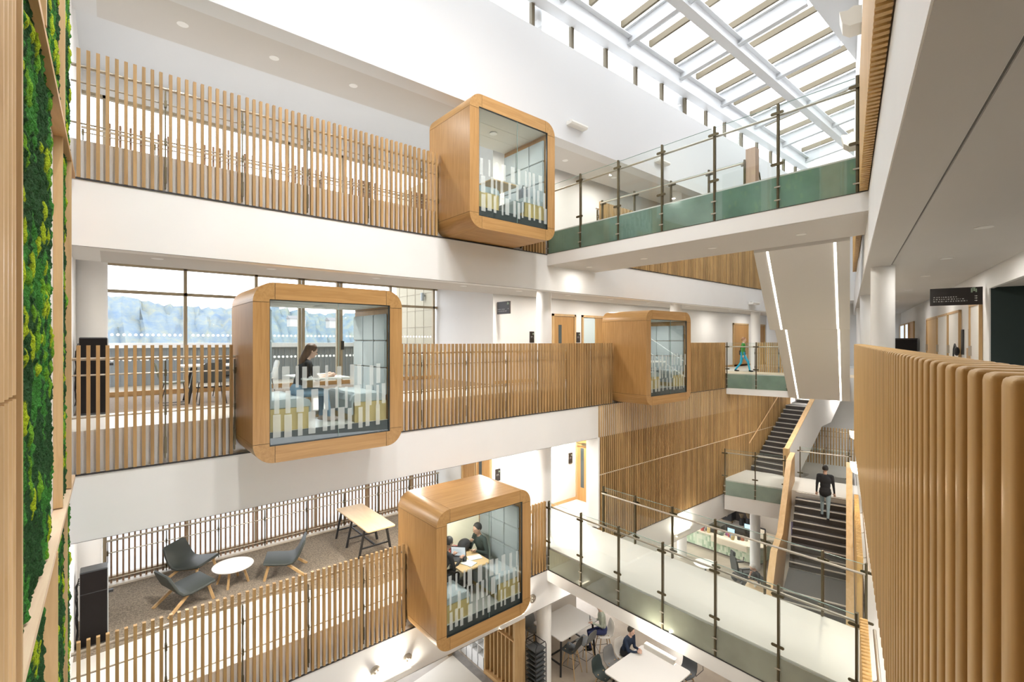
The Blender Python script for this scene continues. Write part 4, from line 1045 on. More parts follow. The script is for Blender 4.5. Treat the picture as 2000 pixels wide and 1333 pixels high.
m = MB(); m.box(22.35, 22.6, .7, 3.5, 1.55, 1.58); solo('wall_shelf', m, BLACK, 'black wall shelf above the espresso machine', 'shelf')
def till(label, x, y, rz):
    t = thing('till_screen', label, 'till', (x, y, HC), rz)
    m = MB(); m.box(-.1, .1, -.1, .1, 0, .03); m.box(-.015, .015, -.02, .02, .03, .16); link('stand', m, BLACK, t, world=False)
    m = MB(); m.box(-.02, .01, -.17, .17, .12, .36); link('casing', m, BLACK, t, world=False)
    m = MB(); m.box(-.026, -.02, -.15, .15, .14, .34); link('screen', m, mat('pale blue lit screen', (.3, .5, .6), .3, emit=(.45, .75, .95), estr=1.0), t, world=False)
till('touch screen till with a pale blue display on the cafe counter', 20.8, 1.05, 0)
till('second touch screen till at the back counter by the espresso machine', 21.85, .78, .1)
rnd = random.Random(4)
cols = [(.45, .06, .05), (.12, .2, .35), (.6, .45, .2), (.06, .05, .05), (.55, .2, .12), (.7, .66, .55), (.1, .13, .1), (.35, .12, .3)]
for k in range(22):
    y = 3.25-k*.135+rnd.uniform(-.03, .03); x = 20.55+rnd.uniform(-.15, .3)
    c = cols[k % len(cols)]
    h = rnd.uniform(.12, .26)
    t = thing('snack_jar', 'lidded snack jar in the row along the cafe counter', 'jar', (x, y, HC), 0, 'snack jars on the cafe counter')
    m = MB(); m.lathe([(.07, 0), (.075, h*.8), (.06, h)], (0, 0, 0), 10); link('jar_body', m, mat('jar '+str(c), c, .3), t, world=False)
    m = MB(); m.lathe([(.062, h), (.062, h+.025)], (0, 0, 0), 10); link('lid', m, mat('jar lid', (.3, .27, .22), .4), t, world=False)
for k in range(16):
    y = 3.35-k*.17; c = cols[(k*3+1) % len(cols)]; h = .16+.07*(k % 3)
    t = thing('coffee_bag', 'upright coffee bag in the row on the black shelf behind the cafe', 'coffee bag', (22.46, y, 1.58), 0, 'coffee bags on the wall shelf')
    m = MB(); m.hexa([(-.05, -.06, 0), (.05, -.06, 0), (.05, .06, 0), (-.05, .06, 0)], [(-.012, -.065, h), (.012, -.065, h), (.012, .065, h), (-.012, .065, h)]); link('pouch', m, mat('jar '+str(c), c, .3), t, world=False)
    m = MB(); m.box(-.036, -.03, -.03, .03, h*.3, h*.6); link('printed_band', m, mat('packet pale band', (.8, .6, .55), .5), t, world=False)
for k in range(9):
    y = 2.75-k*.19; c = cols[(k*5+2) % len(cols)]
    t = thing('snack_basket', 'small wicker basket of snacks on the lower back counter of the cafe', 'basket', (21.9+.1*(k % 2), y+.35 if k > 4 else y+.55, .9), 0, 'baskets on the back counter')
    m = MB(); m.lathe([(.07, 0), (.095, .10), (.085, .10), (.06, .02)], (0, 0, 0), 14); link('basket_body', m, mat('dark wicker', (.16, .10, .05), .8), t, world=False)
    m = MB(); m.ball((0, 0, .10), (.075, .075, .05), 10, 6); link('contents', m, mat('jar '+str(c), c, .3), t, world=False)
t = thing('display_case', 'glass fronted food display case on the cafe counter', 'display case', (20.75, 1.75, HC))
m = MB(); m.box(-.2, .25, -.35, .35, 0, .04); m.box(-.2, .25, -.35, .35, .36, .39); m.box(.22, .25, -.35, .35, 0, .39); link('frame', m, mat('dark display frame', (.08, .075, .06), .4), t, world=False)
m = MB(); m.box(-.2, -.19, -.35, .35, .04, .36); link('glass_front', m, TINTG, t, world=False)
t = thing('menu_stand', 'black framed menu stand with a cream sheet at the curved end of the counter', 'menu stand', (21.3, -.05, HC), .1)
m = MB(); m.prism(rrect(.26, .52, .05), 'x', -.015, .015); o = link('frame', m, BLACK, t, world=False); o.location = (0, 0, .30)
m = MB(); m.prism(rrect(.17, .40, .02), 'x', -.02, -.0155); o = link('menu_sheet', m, CREAM, t, world=False); o.location = (0, 0, .30)
t = thing('wall_poster', 'red and dark poster on the taupe wall behind the curved counter', 'poster', (22.49, -1.0, 1.4))
m = MB(); m.box(22.485, 22.5, -1.25, -.75, .9, 1.9); link('sheet', m, mat('dark poster sheet', (.10, .08, .14), .5), t)
m = MB(); m.add([(22.483, -1.0+.14*math.cos(2*PI*i/20), 1.6+.14*math.sin(2*PI*i/20)) for i in range(20)], [tuple(range(20))]); link('red_disc', m, mat('poster red', (.6, .05, .05), .5), t, fix=False)
for k in range(7):
    t = thing('bottle', 'dark bottle in the cluster at the curved end of the cafe counter', 'bottle', (20.85+.11*(k % 4), .05+.13*(k//4), HC), 0, 'bottles at the end of the counter')
    m = MB(); m.lathe([(.035, 0), (.035, .17), (.014, .22), (.014, .27)], (0, 0, 0), 10); link('glass_body', m, mat('dark bottle glass', (.03, .025, .03), .2), t, world=False)
    m = MB(); m.lathe([(.016, .27), (.016, .29)], (0, 0, 0), 8); link('cap', m, STEEL, t, world=False)
t = thing('round_table', 'round white cafe table near the sage counter', 'table', (17.5, .5, 0))
m = MB(); m.lathe([(.42, .72), (.43, .735), (.42, .745)], (0, 0, 0), 32); link('table_top', m, WTOP, t, world=False)
m = MB(); m.lathe([(.22, 0), (.22, .015), (.03, .03), (.03, .72)], (0, 0, 0), 16); link('pedestal', m, BLACK, t, world=False)
# power chair beside the white haired person
t = thing('wheelchair', 'empty black powered wheelchair by the round cafe column', 'wheelchair', (18.45, -.5, 0), math.radians(-35))
m = MB(); m.box(-.28, .28, -.3, .3, .22, .36); link('base', m, BLACK, t, world=False, bevel=.03)
m = MB(); shell(m, [(.3, .5), (.25, .52), (-.2, .5), (-.28, .55), (-.34, .9), (-.38, 1.12)], [.44, .5, .5, .5, .48, .40], .09, .03); link('seat', m, CHAR, t, world=False, smooth=True)
m = MB(); m.box(-.45, -.36, -.14, .14, 1.14, 1.32); link('headrest', m, CHAR, t, world=False, bevel=.03)
for s in (-1, 1):
    m = MB(); m.bar((-.25, s*.3, .74), (.2, s*.3, .74), .08, .05); m.bar((-.2, s*.3, .4), (-.2, s*.3, .74), .03, .03); link('armrest', m, BLACK, t, world=False)
    for xx, r in ((-.12, .17), (.28, .1)):
        m = MB(); m.tube([(xx, s*.31-.025, r), (xx, s*.31+.025, r)], r, 20); link('wheel', m, DARKGREY, t, world=False)
m = MB(); m.tube([(.2, .32, .76), (.22, .32, .86)], .015, 8); m.ball((.22, .32, .88), .025); link('joystick', m, BLACK, t, world=False)
t = thing('cafe_table', 'small pale oak table in front of the white haired person', 'table', (17.25, -1.55, 0), .2)
m = MB(); m.prism(rrect(.75, .75, .05), 'z', .71, .74); link('table_top', m, PALEOAK, t, world=False)
m = MB(); m.lathe([(.25, 0), (.25, .015), (.03, .03), (.03, .71)], (0, 0, 0), 16); link('pedestal', m, BLACK, t, world=False)
for k, (dx, dy) in enumerate(((.1, .15), (-.12, .05))):
    t = thing('cup', 'white cup on the small table, %s' % ('nearer the man' if k == 0 else 'nearer the bridge'), 'cup', (17.25+dx, -1.55+dy, .74))
    m = MB(); m.lathe([(.028, 0), (.04, .07), (.036, .07), (.025, .01)], (0, 0, 0), 14); link('bowl', m, WTOP, t, world=False)
    m = MB(); m.tube([(.04, 0, .055), (.06, 0, .045), (.06, 0, .025), (.036, 0, .02)], .005, 6); link('handle', m, WTOP, t, world=False)
# ================================================================== PEOPLE
SKIN = mat('skin', (.58, .36, .26), .55); SKIN2 = mat('pale skin', (.68, .45, .35), .55)
def cloth(n, c, no=.08): return mat(n, c, .85, noise=no, nscale=14)
def ik(a, c, l1, l2, pole):
    a, c = Vector(a), Vector(c); d = c-a; L = min(d.length, (l1+l2)*.995); dn = d.normalized()
    x = (l1*l1-l2*l2+L*L)/(2*L); h = math.sqrt(max(l1*l1-x*x, 1e-6))
    p = Vector(pole); p = (p-dn*p.dot(dn)).normalized()
    return a+dn*x+p*h, a+dn*L
def person(label, loc, rz, pelvis, lean, hands, feet, cols, hair, scale=1.0, head_lean=None, head_turn=0, knee_pole=(1, 0, .3), toes=0.0, jacket=False, hair_long=False, bag=False, female=False, elbow=(-.6, 0, -.8), vox=.014, group=None):
    """local frame: x forward, y to the person's left, z up; pelvis (x,z); hands/feet: (left, right) targets"""
    skin, top, fore, bottom, shoe = cols
    t = thing('person', label, 'person', loc, rz, group); t.scale = (scale,)*3
    P = Vector((pelvis[0], 0, pelvis[1])); u = Vector((math.sin(lean), 0, math.cos(lean))); f = Vector((math.cos(lean), 0, -math.sin(lean)))
    hl = lean*.5 if head_lean is None else head_lean
    sw = .165 if female else .185
    chest = P+u*.30; shz = P+u*.475; neck = P+u*.53; hu = Vector((math.sin(hl), 0, math.cos(hl)))
    head = neck+hu*.155+Vector((.015, 0, 0))
    pr = []
    def cap(a, b, r0, r1, tag_): pr.append(('c', Vector(a), Vector(b), r0, r1, tag_))
    def ell(c, r, tag_, ang=0.0): pr.append(('e', Vector(c), r, ang, tag_))
    ell(P+u*.02, (.115, .165, .13), 'bottom' if not jacket else 'top', lean); ell(P+u*.17, (.10, .135 if female else .15, .17), 'top', lean); ell(chest+u*.04, (.115, .155 if female else .175, .20), 'top', lean)
    if jacket: ell(P-u*.06, (.13, .18, .16), 'top', lean)
    cap(shz+Vector((0, -sw+.02, 0)), shz+Vector((0, sw-.02, 0)), .06, .06, 'top')
    cap(shz+u*.01, neck+u*.03, .065, .05, 'skin')
    for sd, hand, foot in ((1, hands[0], feet[0]), (-1, hands[1], feet[1])):
        sh = shz+Vector((0, sd*sw, -.01)); ep = Vector(elbow); ep.y += sd*.22
        el, ha = ik(sh, hand, .285, .25, ep)
        cap(sh, el, .052 if not jacket else .06, .042, 'top'); cap(el, ha, .040, .028, fore)
        hp = P+Vector((0, sd*.09, -.03)); kn, an = ik(hp, foot, .43, .42, knee_pole)
        cap(hp, kn, .085, .058, 'bottom'); cap(kn, an, .055, .038, 'bottom')
        cap(an, an+Vector((0, 0, -.04)), .04, .04, 'shoe'); ell(an+Vector((.065, 0, -.05)), (.13, .045, .038), 'shoe', toes)
        d = (ha-el).normalized(); ell(ha+d*.05, (.045, .03, .045), 'skin')
        if sd == 1: hL = (ha, d)
        else: hR = (ha, d)
    R = Matrix.Rotation(head_turn, 3, 'Z') @ Matrix.Rotation(hl, 3, 'Y')
    def hp_(x, y, z): return head+R @ Vector((x, y, z))
    ell(head+R @ Vector((0, 0, .02)), (.098, .076, .105), 'skin', hl); ell(hp_(.03, 0, -.055), (.06, .055, .06), 'skin', hl)
    cap(hp_(.09, 0, .015), hp_(.112, 0, -.015), .012, .017, 'skin')
    for s in (-1, 1): ell(hp_(-.005, s*.078, 0), (.02, .012, .03), 'skin')
    cap(hp_(.085, -.015, -.058), hp_(.085, .015, -.058), .012, .012, 'skin')
    m = MB()
    for q in pr:
        if q[0] == 'c': m.tube([q[1], q[2]], [q[3], q[4]], 14); m.ball(q[1], q[3], 12, 8); m.ball(q[2], q[4], 12, 8)
        else:
            b = MB(); b.ball((0, 0, 0), q[2], 16, 10); Ry = Matrix.Rotation(q[3], 3, 'Y')
            m.add([tuple(q[1]+Ry @ Vector(v)) for v in b.v], b.f)
    me = bpy.data.meshes.new('tmp'); me.from_pydata(m.v, [], m.f); o = bpy.data.objects.new('tmp', me); COL.objects.link(o)
    rm = o.modifiers.new('r', 'REMESH'); rm.mode = 'VOXEL'; rm.voxel_size = vox
    sm = o.modifiers.new('s', 'SMOOTH'); sm.factor = .5; sm.iterations = 4
    dg = bpy.context.evaluated_depsgraph_get(); dg.update()
    me2 = bpy.data.meshes.new_from_object(o.evaluated_get(dg)); bpy.data.objects.remove(o); bpy.data.meshes.remove(me)
    vs = [v.co.copy() for v in me2.vertices]; fs = [tuple(p.vertices) for p in me2.polygons]; bpy.data.meshes.remove(me2)
    order = ['skin', 'top', 'bottom', 'shoe']; mats = [skin, top, bottom, shoe]
    def tagof(p):
        best = 9; bt = 'top'
        for q in pr:
            if q[0] == 'c':
                ab = q[2]-q[1]; L2_ = ab.length_squared; tt = max(0, min(1, (p-q[1]).dot(ab)/L2_)) if L2_ > 1e-9 else 0
                d = (p-q[1]-ab*tt).length-(q[3]+(q[4]-q[3])*tt); tg = q[5]
            else:
                l = Matrix.Rotation(-q[3], 3, 'Y') @ (p-q[1]); k = math.sqrt((l.x/q[2][0])**2+(l.y/q[2][1])**2+(l.z/q[2][2])**2); d = (k-1)*min(q[2]); tg = q[4]
            if d < best: best = d; bt = tg
        return bt
    b = MB()
    b.v = [tuple(v) for v in vs]; b.f = fs
    tg = [tagof(v) for v in vs]
    b.mi = [order.index(max(set([tg[i] for i in f]), key=[tg[i] for i in f].count)) for f in fs]
    # fingers
    for (ha, d), sd in ((hL, 1), (hR, -1)):
        side = Vector((0, 0, 1)).cross(d); side = side.normalized() if side.length > .1 else Vector((0, 1, 0)); dn = d.cross(side).normalized()
        if dn.z > 0: dn = -dn
        b.cur = 0
        for k in range(4):
            o0 = ha+d*.075+side*(k-1.5)*.018; ln = (.055, .065, .07, .055)[k]
            b.tube([o0, o0+d*ln*.5+dn*.008, o0+d*ln*.85+dn*.028], [.009, .0085, .007], 6)
        o0 = ha+d*.03-side*sd*.028; b.tube([o0, o0-side*sd*.02+d*.03, o0-side*sd*.02+d*.055+dn*.012], [.011, .010, .008], 6)
    link('body', b, mats, t, smooth=True, world=False, fix=False)
    # hair and eyes
    hm_ = mat('hair '+str(hair), hair, .6)
    h = MB(); bb = MB(); bb.ball((0, 0, 0), (.108, .088, .112), 18, 12)
    def cut(v): return v.x > .045 and v.z < .045
    pts = [Vector(v) for v in bb.v]
    pts = [Vector((min(v.x, .055+max(0, v.z)*.4), v.y, max(v.z, -.055 if v.x < .02 else -.0))) for v in pts]
    h.add([tuple(hp_(v.x-.012, v.y, v.z+.028)) for v in pts], bb.f)
    if hair_long:
        rings = []
        for z, cx, rx, ry in ((.08, -.02, .09, .08), (0, -.045, .075, .088), (-.1, -.07, .06, .09), (-.2, -.085, .05, .085), (-.29, -.08, .02, .04)):
            rings.append([tuple(hp_(cx+rx*math.cos(2*PI*k/14), ry*math.sin(2*PI*k/14), z)) for k in range(14)])
        h.loft(rings)
    link('hair', h, hm_, t, smooth=True, world=False)
    for s in (-1, 1):
        e = MB(); e.ball(hp_(.088, s*.03, .012), .009, 8, 6); link('eye', e, mat('dark eye', (.03, .02, .02), .3), t, world=False)
    if bag:
        g = MB(); g.obox((P.x-.05, .20, P.z+.05), (.30, .10, .26)); link('shoulder_bag', g, mat('black bag', (.02, .02, .025), .7), t, world=False, bevel=.03)
        g = MB(); g.tube([(P.x-.05, .22, P.z+.15), (P.x, .14, P.z+.5), (P.x-.02, -.05, P.z+.55), (P.x-.1, -.1, P.z+.2)], .012, 6); link('bag_strap', g, mat('black bag', (.02, .02, .025), .7), t, world=False)
    return t
NAVY = cloth('navy trousers', (.03, .04, .12)); DENIM = cloth('blue denim', (.20, .30, .40)); BLK = cloth('black cloth', (.017, .017, .02), .05)
zf2 = L2-.10
person('person with long brown hair in a dark top and jeans seated in the widest pod', (2.34, -.50, zf2), 0, (.0, .55), .30, ((.52, .10, .79), (.50, -.14, .79)), ((.42, .10, .09), (.50, -.10, .09)),
       (SKIN2, BLK, 'skin', DENIM, mat('pale shoes', (.5, .4, .35), .6)), (.09, .045, .025), scale=.98, head_lean=.35, hair_long=True, female=True, knee_pole=(.6, 0, 1))
zf1 = L1-.10
person('person in a black top bent over a laptop in the lowest pod', (5.10, -.32, zf1), .1, (.0, .55), .42, ((.50, .14, .82), (.48, -.14, .82)), ((.42, .1, .09), (.40, -.1, .09)), (SKIN, BLK, 'top', BLK, BLK), (.012, .01, .01), head_lean=.3, knee_pole=(.6, 0, 1))
person('person in a dark green top resting chin on hand in the lowest pod', (6.42, -.10, zf1), PI, (.0, .53), .22, ((.30, .16, .79), (.30, -.05, .93)), ((.40, .1, .09), (.42, -.1, .09)), (SKIN, cloth('dark green top', (.03, .05, .045)), 'top', BLK, BLK), (.012, .01, .01), head_lean=.25, knee_pole=(.6, 0, 1), elbow=(.2, 0, -1))
person('person in a green jumper and bright blue trousers walking over the rear bridge', (19.48, -.03, L2+.008), RA-PI/2, (0, .90), .06, ((.10, .22, .88), (.05, -.26, .84)), ((.30, .09, .09), (-.32, -.09, .11)), (SKIN2, cloth('bright green jumper', (.05, .30, .06)), 'top', cloth('bright blue trousers', (.01, .38, .62)), BLK), (.28, .14, .07), scale=.81, bag=True)
person('person in a black jacket and pale jeans climbing the lower stair', Rw((-1.22, 3.22, L1-3*RZ)), RA, (0, .92), .10, ((.02, .24, .86), (.10, -.25, .84)), ((.08, .09, .09), (-.30, -.08, -.17)), (SKIN, BLK, 'top', cloth('pale jeans', (.30, .40, .46)), BLK), (.012, .01, .01), jacket=True, scale=.99)
person('person with white hair in a black shirt seated at the cafe, hand to mouth', (17.75, -1.32, 0), math.radians(150), (0, .54), .18, ((.38, .2, .78), (.26, -.02, .98)), ((.42, .1, .09), (.40, -.1, .09)), (SKIN2, BLK, 'skin', BLK, BLK), (.85, .83, .80), head_lean=.55, knee_pole=(.6, 0, 1), elbow=(.2, 0, -1))
t = thing('cafe_chair', 'black cafe chair carrying the white haired person', 'chair', (17.75, -1.32, 0), math.radians(150))
m = MB(); m.box(-.22, .22, -.22, .22, .42, .455); link('seat', m, BLACK, t, world=False, bevel=.01)
m = MB(); m.box(-.25, -.22, -.2, .2, .50, .80); link('backrest', m, BLACK, t, world=False, bevel=.01)
for sx in (-1, 1):
    for sy in (-1, 1): m = MB(); m.tube([(sx*.2, sy*.2, .42), (sx*.22, sy*.22, 0)], .014, 8); link('leg', m, BLACK, t, world=False)
person('person in a sage knit and navy trousers on the off-white bar stool, holding a phone', (11.08, .26, 0), math.radians(140), (0, .84), .15, ((.32, .10, 1.06), (.30, -.12, 1.02)), ((.40, .12, .36), (.36, -.10, .30)), (SKIN2, cloth('sage knit', (.42, .46, .38), .2), 'top', NAVY, BLK), (.05, .04, .03), knee_pole=(.7, 0, .8))
t = thing('phone', 'dark phone held by the person on the bar stool', 'phone', (10.78, .52, 1.16), math.radians(140)); m = MB(); m.obox((0, 0, 0), (.012, .07, .14)); link('case', m, BLACKG, t, world=False)
person('person in a navy jumper leaning on the large white table', (11.12, -.46, 0), -PI/2, (0, .55), .35, ((.46, .02, .80), (.50, -.12, .80)), ((.42, .1, .09), (.40, -.1, .09)), (SKIN2, cloth('navy jumper', (.02, .035, .07)), 'top', BLK, BLK), (.05, .04, .03), knee_pole=(.6, 0, 1))
# things on the pod tables
def laptop(label, loc, rz, tilt, lit):
    t = thing('laptop', label, 'laptop', loc, rz)
    m = MB(); m.box(-.12, .12, -.165, .165, 0, .016); link('keyboard_base', m, mat('dark laptop body', (.06, .06, .065), .4), t, world=False)
    c, s = math.cos(tilt), math.sin(tilt)
    m = MB(); m.hexa([(-.12, -.165, .012), (-.12, .165, .012), (-.128, .165, .016), (-.128, -.165, .016)], [(-.12-.23*c, -.165, .012+.23*s), (-.12-.23*c, .165, .012+.23*s), (-.128-.23*c, .165, .016+.23*s), (-.128-.23*c, -.165, .016+.23*s)]); lid = link('screen_lid', m, BLACK, t, world=False)
    m = MB(); q = lambda y, d: (-.1175-d*c, y, .0135+d*s); m.add([q(-.15, .02), q(.15, .02), q(.15, .215), q(-.15, .215)], [(0, 1, 2, 3)]); lit = link('lit_screen', m, mat('white lit page', (.8, .82, .84), .4, emit=(.9, .95, 1), estr=.7), t, world=False, fix=False)
    m = MB(); q = lambda y, d: (-.116-d*c, y, .0145+d*s)
    for k in range(6): m.add([q(-.12, .05+k*.022), q(.05+.01*(k % 3), .05+k*.022), q(.05+.01*(k % 3), .055+k*.022), q(-.12, .055+k*.022)], [(0, 1, 2, 3)])
    link('page_text', m, mat('grey page text', (.2, .2, .22), .6), t, world=False, fix=False)
laptop('open laptop with a white page on its screen, in front of the person in black', (5.62, -.25, zf1+.75), PI+.75, math.radians(100), True)
t = thing('backpack', 'black backpack slumped on the lowest pod table', 'backpack', (6.0, .05, zf1+.75), .3)
m = MB(); m.ball((0, 0, .11), (.17, .13, .13), 16, 10); link('bag_body', m, mat('black bag', (.02, .02, .025), .7), t, world=False, smooth=True)
m = MB(); m.tube([(-.08, -.1, .16), (-.05, -.16, .2), (.05, -.16, .2), (.08, -.1, .16)], .012, 6); link('strap', m, BLACK, t, world=False)
for k, (x, y, c, lab) in enumerate(((5.82, .20, (.45, .05, .06), 'red'), (5.76, .08, (.60, .12, .12), 'bright red'))):
    t = thing('snack_box', '%s snack packet on the lowest pod table beside the laptop' % lab, 'packet', (x, y, zf1+.75), .4)
    m = MB(); m.prism(rrect(.20, .13, .02), 'z', 0, .07); link('carton', m, mat('packet '+lab, c, .4), t, world=False, bevel=.01)
    m = MB(); m.box(-.07, .05, -.03, .03, .07, .073); link('printed_band', m, mat('packet pale band', (.8, .6, .55), .5), t, world=False)
for k, (x, y, lab) in enumerate(((5.70, -.55, 'open white notebook on the lowest pod table near the glass'), (5.95, -.42, 'second sheet of notes on the lowest pod table'))):
    m = MB(); m.obox((x, y, zf1+.757), (.21, .29, .012), .3+k); solo('notebook', m, mat('white paper', (.82, .82, .8), .6), lab, 'notebook')
t = thing('pencil_case', 'black pencil case with yellow pen on the lowest pod table', 'pencil case', (5.72, -.38, zf1+.765), 1.0); m = MB(); m.ball((0, 0, .03), (.12, .045, .035), 14, 8); link('case', m, BLACK, t, world=False, smooth=True)
m = MB(); m.tube([(-.1, .07, .01), (.06, .09, .01)], .007, 6); link('pen', m, mat('yellow pen', (.8, .6, .05), .4), t, world=False)
m = MB(); m.obox((2.72, -.50, zf2+.757), (.21, .30, .012), .2); solo('notebook', m, mat('white paper', (.82, .82, .8), .6), 'white notebook under the hands of the person in the widest pod', 'notebook')
t = thing('folded_coat', 'dark coat folded on the bench of the highest pod', 'coat', (5.9, -.5, L3+.38)); m = MB(); m.ball((0, 0, .06), (.16, .2, .09), 14, 8); link('cloth_body', m, mat('charcoal coat cloth', (.10, .10, .115), .9), t, world=False, smooth=True)
t = thing('bag', 'grey bag on the far bench of the highest pod', 'bag', (7.2, -.6, L3+.38)); m = MB(); m.prism(rrect(.26, .3, .05), 'y', -.07, .07); o = link('bag_body', m, mat('grey bag cloth', (.22, .23, .25), .85), t, world=False, bevel=.02); o.location = (0, 0, .15)
m = MB(); m.tube([(-.06, 0, .3), (-.04, 0, .37), (.04, 0, .37), (.06, 0, .3)], .01, 6); link('strap', m, BLACK, t, world=False)
# ================================================================== FITTINGS
LAMPK = 2.3
def fix_light(kind, col, energy, loc, rot=(0, 0, 0), size=.2, spread=None, name='lamp', shape='DISK', size_y=None):
    d = bpy.data.lights.new(name, kind); d.energy = energy; d.color = col
    if kind == 'AREA':
        d.shape = shape; d.size = size
        if size_y: d.size_y = size_y
        if spread: d.spread = spread
    if kind == 'POINT': d.shadow_soft_size = size
    d.energy *= LAMPK; o = bpy.data.objects.new(name, d); COL.objects.link(o); o.location = loc; o.rotation_euler = rot
    return o
WARM = (1, .955, .89)
def downlight(p, label, group, e=14):
    t = thing('downlight', label, 'downlight', p, 0, group)
    m = MB(); m.lathe([(.062, -.006), (.085, -.006), (.085, .004), (.062, .004)], (0, 0, 0), 24); link('rim', m, mat('white trim ring', (.85, .84, .82), .4), t, world=False)
    m = MB(); m.lathe([(.001, -.003), (.062, -.003), (.062, .003), (.001, .003)], (0, 0, 0), 24); link('diffuser', m, LAMP, t, world=False)
    if e: fix_light('AREA', WARM, e, (p[0], p[1], p[2]-.012), size=.12, name='downlight_lamp')
for k, (x, y) in enumerate(((.95, 1.03), (2.38, 1.07), (3.9, 1.06), (8.3, 1.06), (10.3, 1.06), (12.6, 1.06))):
    downlight((x, y, 14.632), '%s recessed downlight from the green wall in the top gallery soffit' % ORD[k], 'top gallery downlights')
for k, (x, y) in enumerate(((.6, .95), (2.3, .95), (4.35, .95), (6.6, .95), (8.4, .95), (10.3, .95), (12.3, .95), (14.4, .95), (17.0, .95), (20.5, .95), (24, .95))):
    downlight((x, y, L3-1.428), '%s recessed downlight from the green wall in the second floor gallery soffit' % ORD[k], 'second floor gallery downlights')
for k, x in enumerate((1.0, 3.2, 5.4, 7.6, 9.6, 11.2)):
    downlight((x, 1.3, L2-1.428), '%s downlight from the green wall in the first floor gallery soffit' % ORD[k], 'first floor gallery downlights', 34)
for k, y in enumerate((-.55, -2.2, -3.85, -5.5)):
    downlight((9.5, y, L3-.851), '%s downlight from the left gallery under the top bridge' % ORD[k], 'top bridge downlights', 6)
    downlight((9.5, y, L1-.851), '%s downlight from the left gallery under the first floor bridge' % ORD[k], 'first floor bridge downlights', 9)
for k, a in enumerate((-16.7, -14.75, -12.2, -9.7, -7.2, -4.0, 0.0)):
    p = Rw((a, 5.08, L3-1.468)); downlight(p, '%s downlight from the camera along the corridor ceiling' % ORD[k], 'corridor downlights', 7)
for k, a in enumerate((-14, -10, -6, -2)):
    p = Rw((a, 5.0, L2-1.468)); downlight(p, '%s downlight along the lower corridor ceiling' % ORD[k], 'lower corridor downlights', 20)
for k, (x, y) in enumerate(((14, 2.2), (16.5, 1.0), (19, 3), (21.5, 2.0), (20.5, .6), (23.5, .8))):
    downlight((x, y, L1-1.0-(.43 if y < 2 else .01)), '%s downlight in the cafe ceiling counted from the atrium' % ORD[k], 'cafe downlights', 22)
for k, b in enumerate((1.9, 3.2)):
    p = Rw((.85, b, L2-.796)); downlight(p, '%s added fill downlight under the second floor rear bridge' % ORD[k], 'added rear bridge downlights', 22)  # added lamps to lift the landing below the rear bridge
for k, b in enumerate((.6, 2.0, 3.4)):
    p = Rw((7.9, b, L2-.806)); downlight(p, '%s added fill downlight in the far ceiling beyond the stair landing' % ORD[k], 'added far ceiling downlights', 34)  # added lamps to brighten the grey area beyond the landing
    p = Rw((6.6, b+.3, L1+2.9)); fix_light('AREA', WARM, 16, p, size=.4, name='far_fill_lamp')  # bare added lamps without a fitting, brightening the far wall
for k, (x, y) in enumerate(((1.2, -7.6), (3.2, -7.0), (5.4, -6.4), (12.5, -4.5))):
    t = thing('added_fill_flood', '%s added unseen fill floodlight along the flat ceiling edge beside the skylight' % ORD[k], 'floodlight', (x, y, 18.75))  # added unseen floods that brighten the left fascias and the landing
    m = MB(); m.lathe([(.14, -.10), (.15, -.02), (.12, 0)], (0, 0, 0), 20); link('housing', m, WHITE, t, world=False)
    m = MB(); m.lathe([(.001, -.105), (.12, -.105), (.12, -.1), (.001, -.1)], (0, 0, 0), 20); link('lens', m, LAMP, t, world=False)
    d = fix_light('AREA', (1, .98, .96), 58, (x, y, 18.60), size=.5, spread=math.radians(95), name='fill_flood_lamp'); d.rotation_euler = ((Vector((x+.5, 0, 6.5)) if k < 3 else Vector((19.2, -1.8, 3.6)))-Vector((x, y, 18.6))).to_track_quat('-Z', 'Y').to_euler()
# round bulkhead lights and linear fittings on the white fascias
def spot_fitting(x, z, label):
    t = thing('round_bulkhead_light', label, 'light fitting', (x, 0, z), 0)
    m = MB(lambda p: (p[0], p[2]-.06, p[1]))
    m.lathe([(.10, .06), (.105, .045), (.10, .02), (.085, .015)], (x, z, 0), 28); link('bezel', m, STEEL, t, smooth=True)
    m = MB(lambda p: (p[0], p[2]-.06, p[1])); m.lathe([(.001, .018), (.085, .018), (.085, .04), (.001, .04)], (x, z, 0), 28); link('lens', m, mat('pale lens', (.8, .8, .76), .2), t)
    m = MB()
    for k in range(3): m.ball((x+.04*math.cos(2*PI*k/3), -.045, z+.04*math.sin(2*PI*k/3)), .022, 10, 6)
    link('led_cells', m, STEEL, t)
spot_fitting(3.91, 2.95, 'round steel light on the white fascia, nearer the camera of the pair')
spot_fitting(4.58, 2.90, 'round steel light on the white fascia just under the lowest pod side')
spot_fitting(7.99, 2.92, 'round steel light on the white fascia to the far side of the lowest pod')
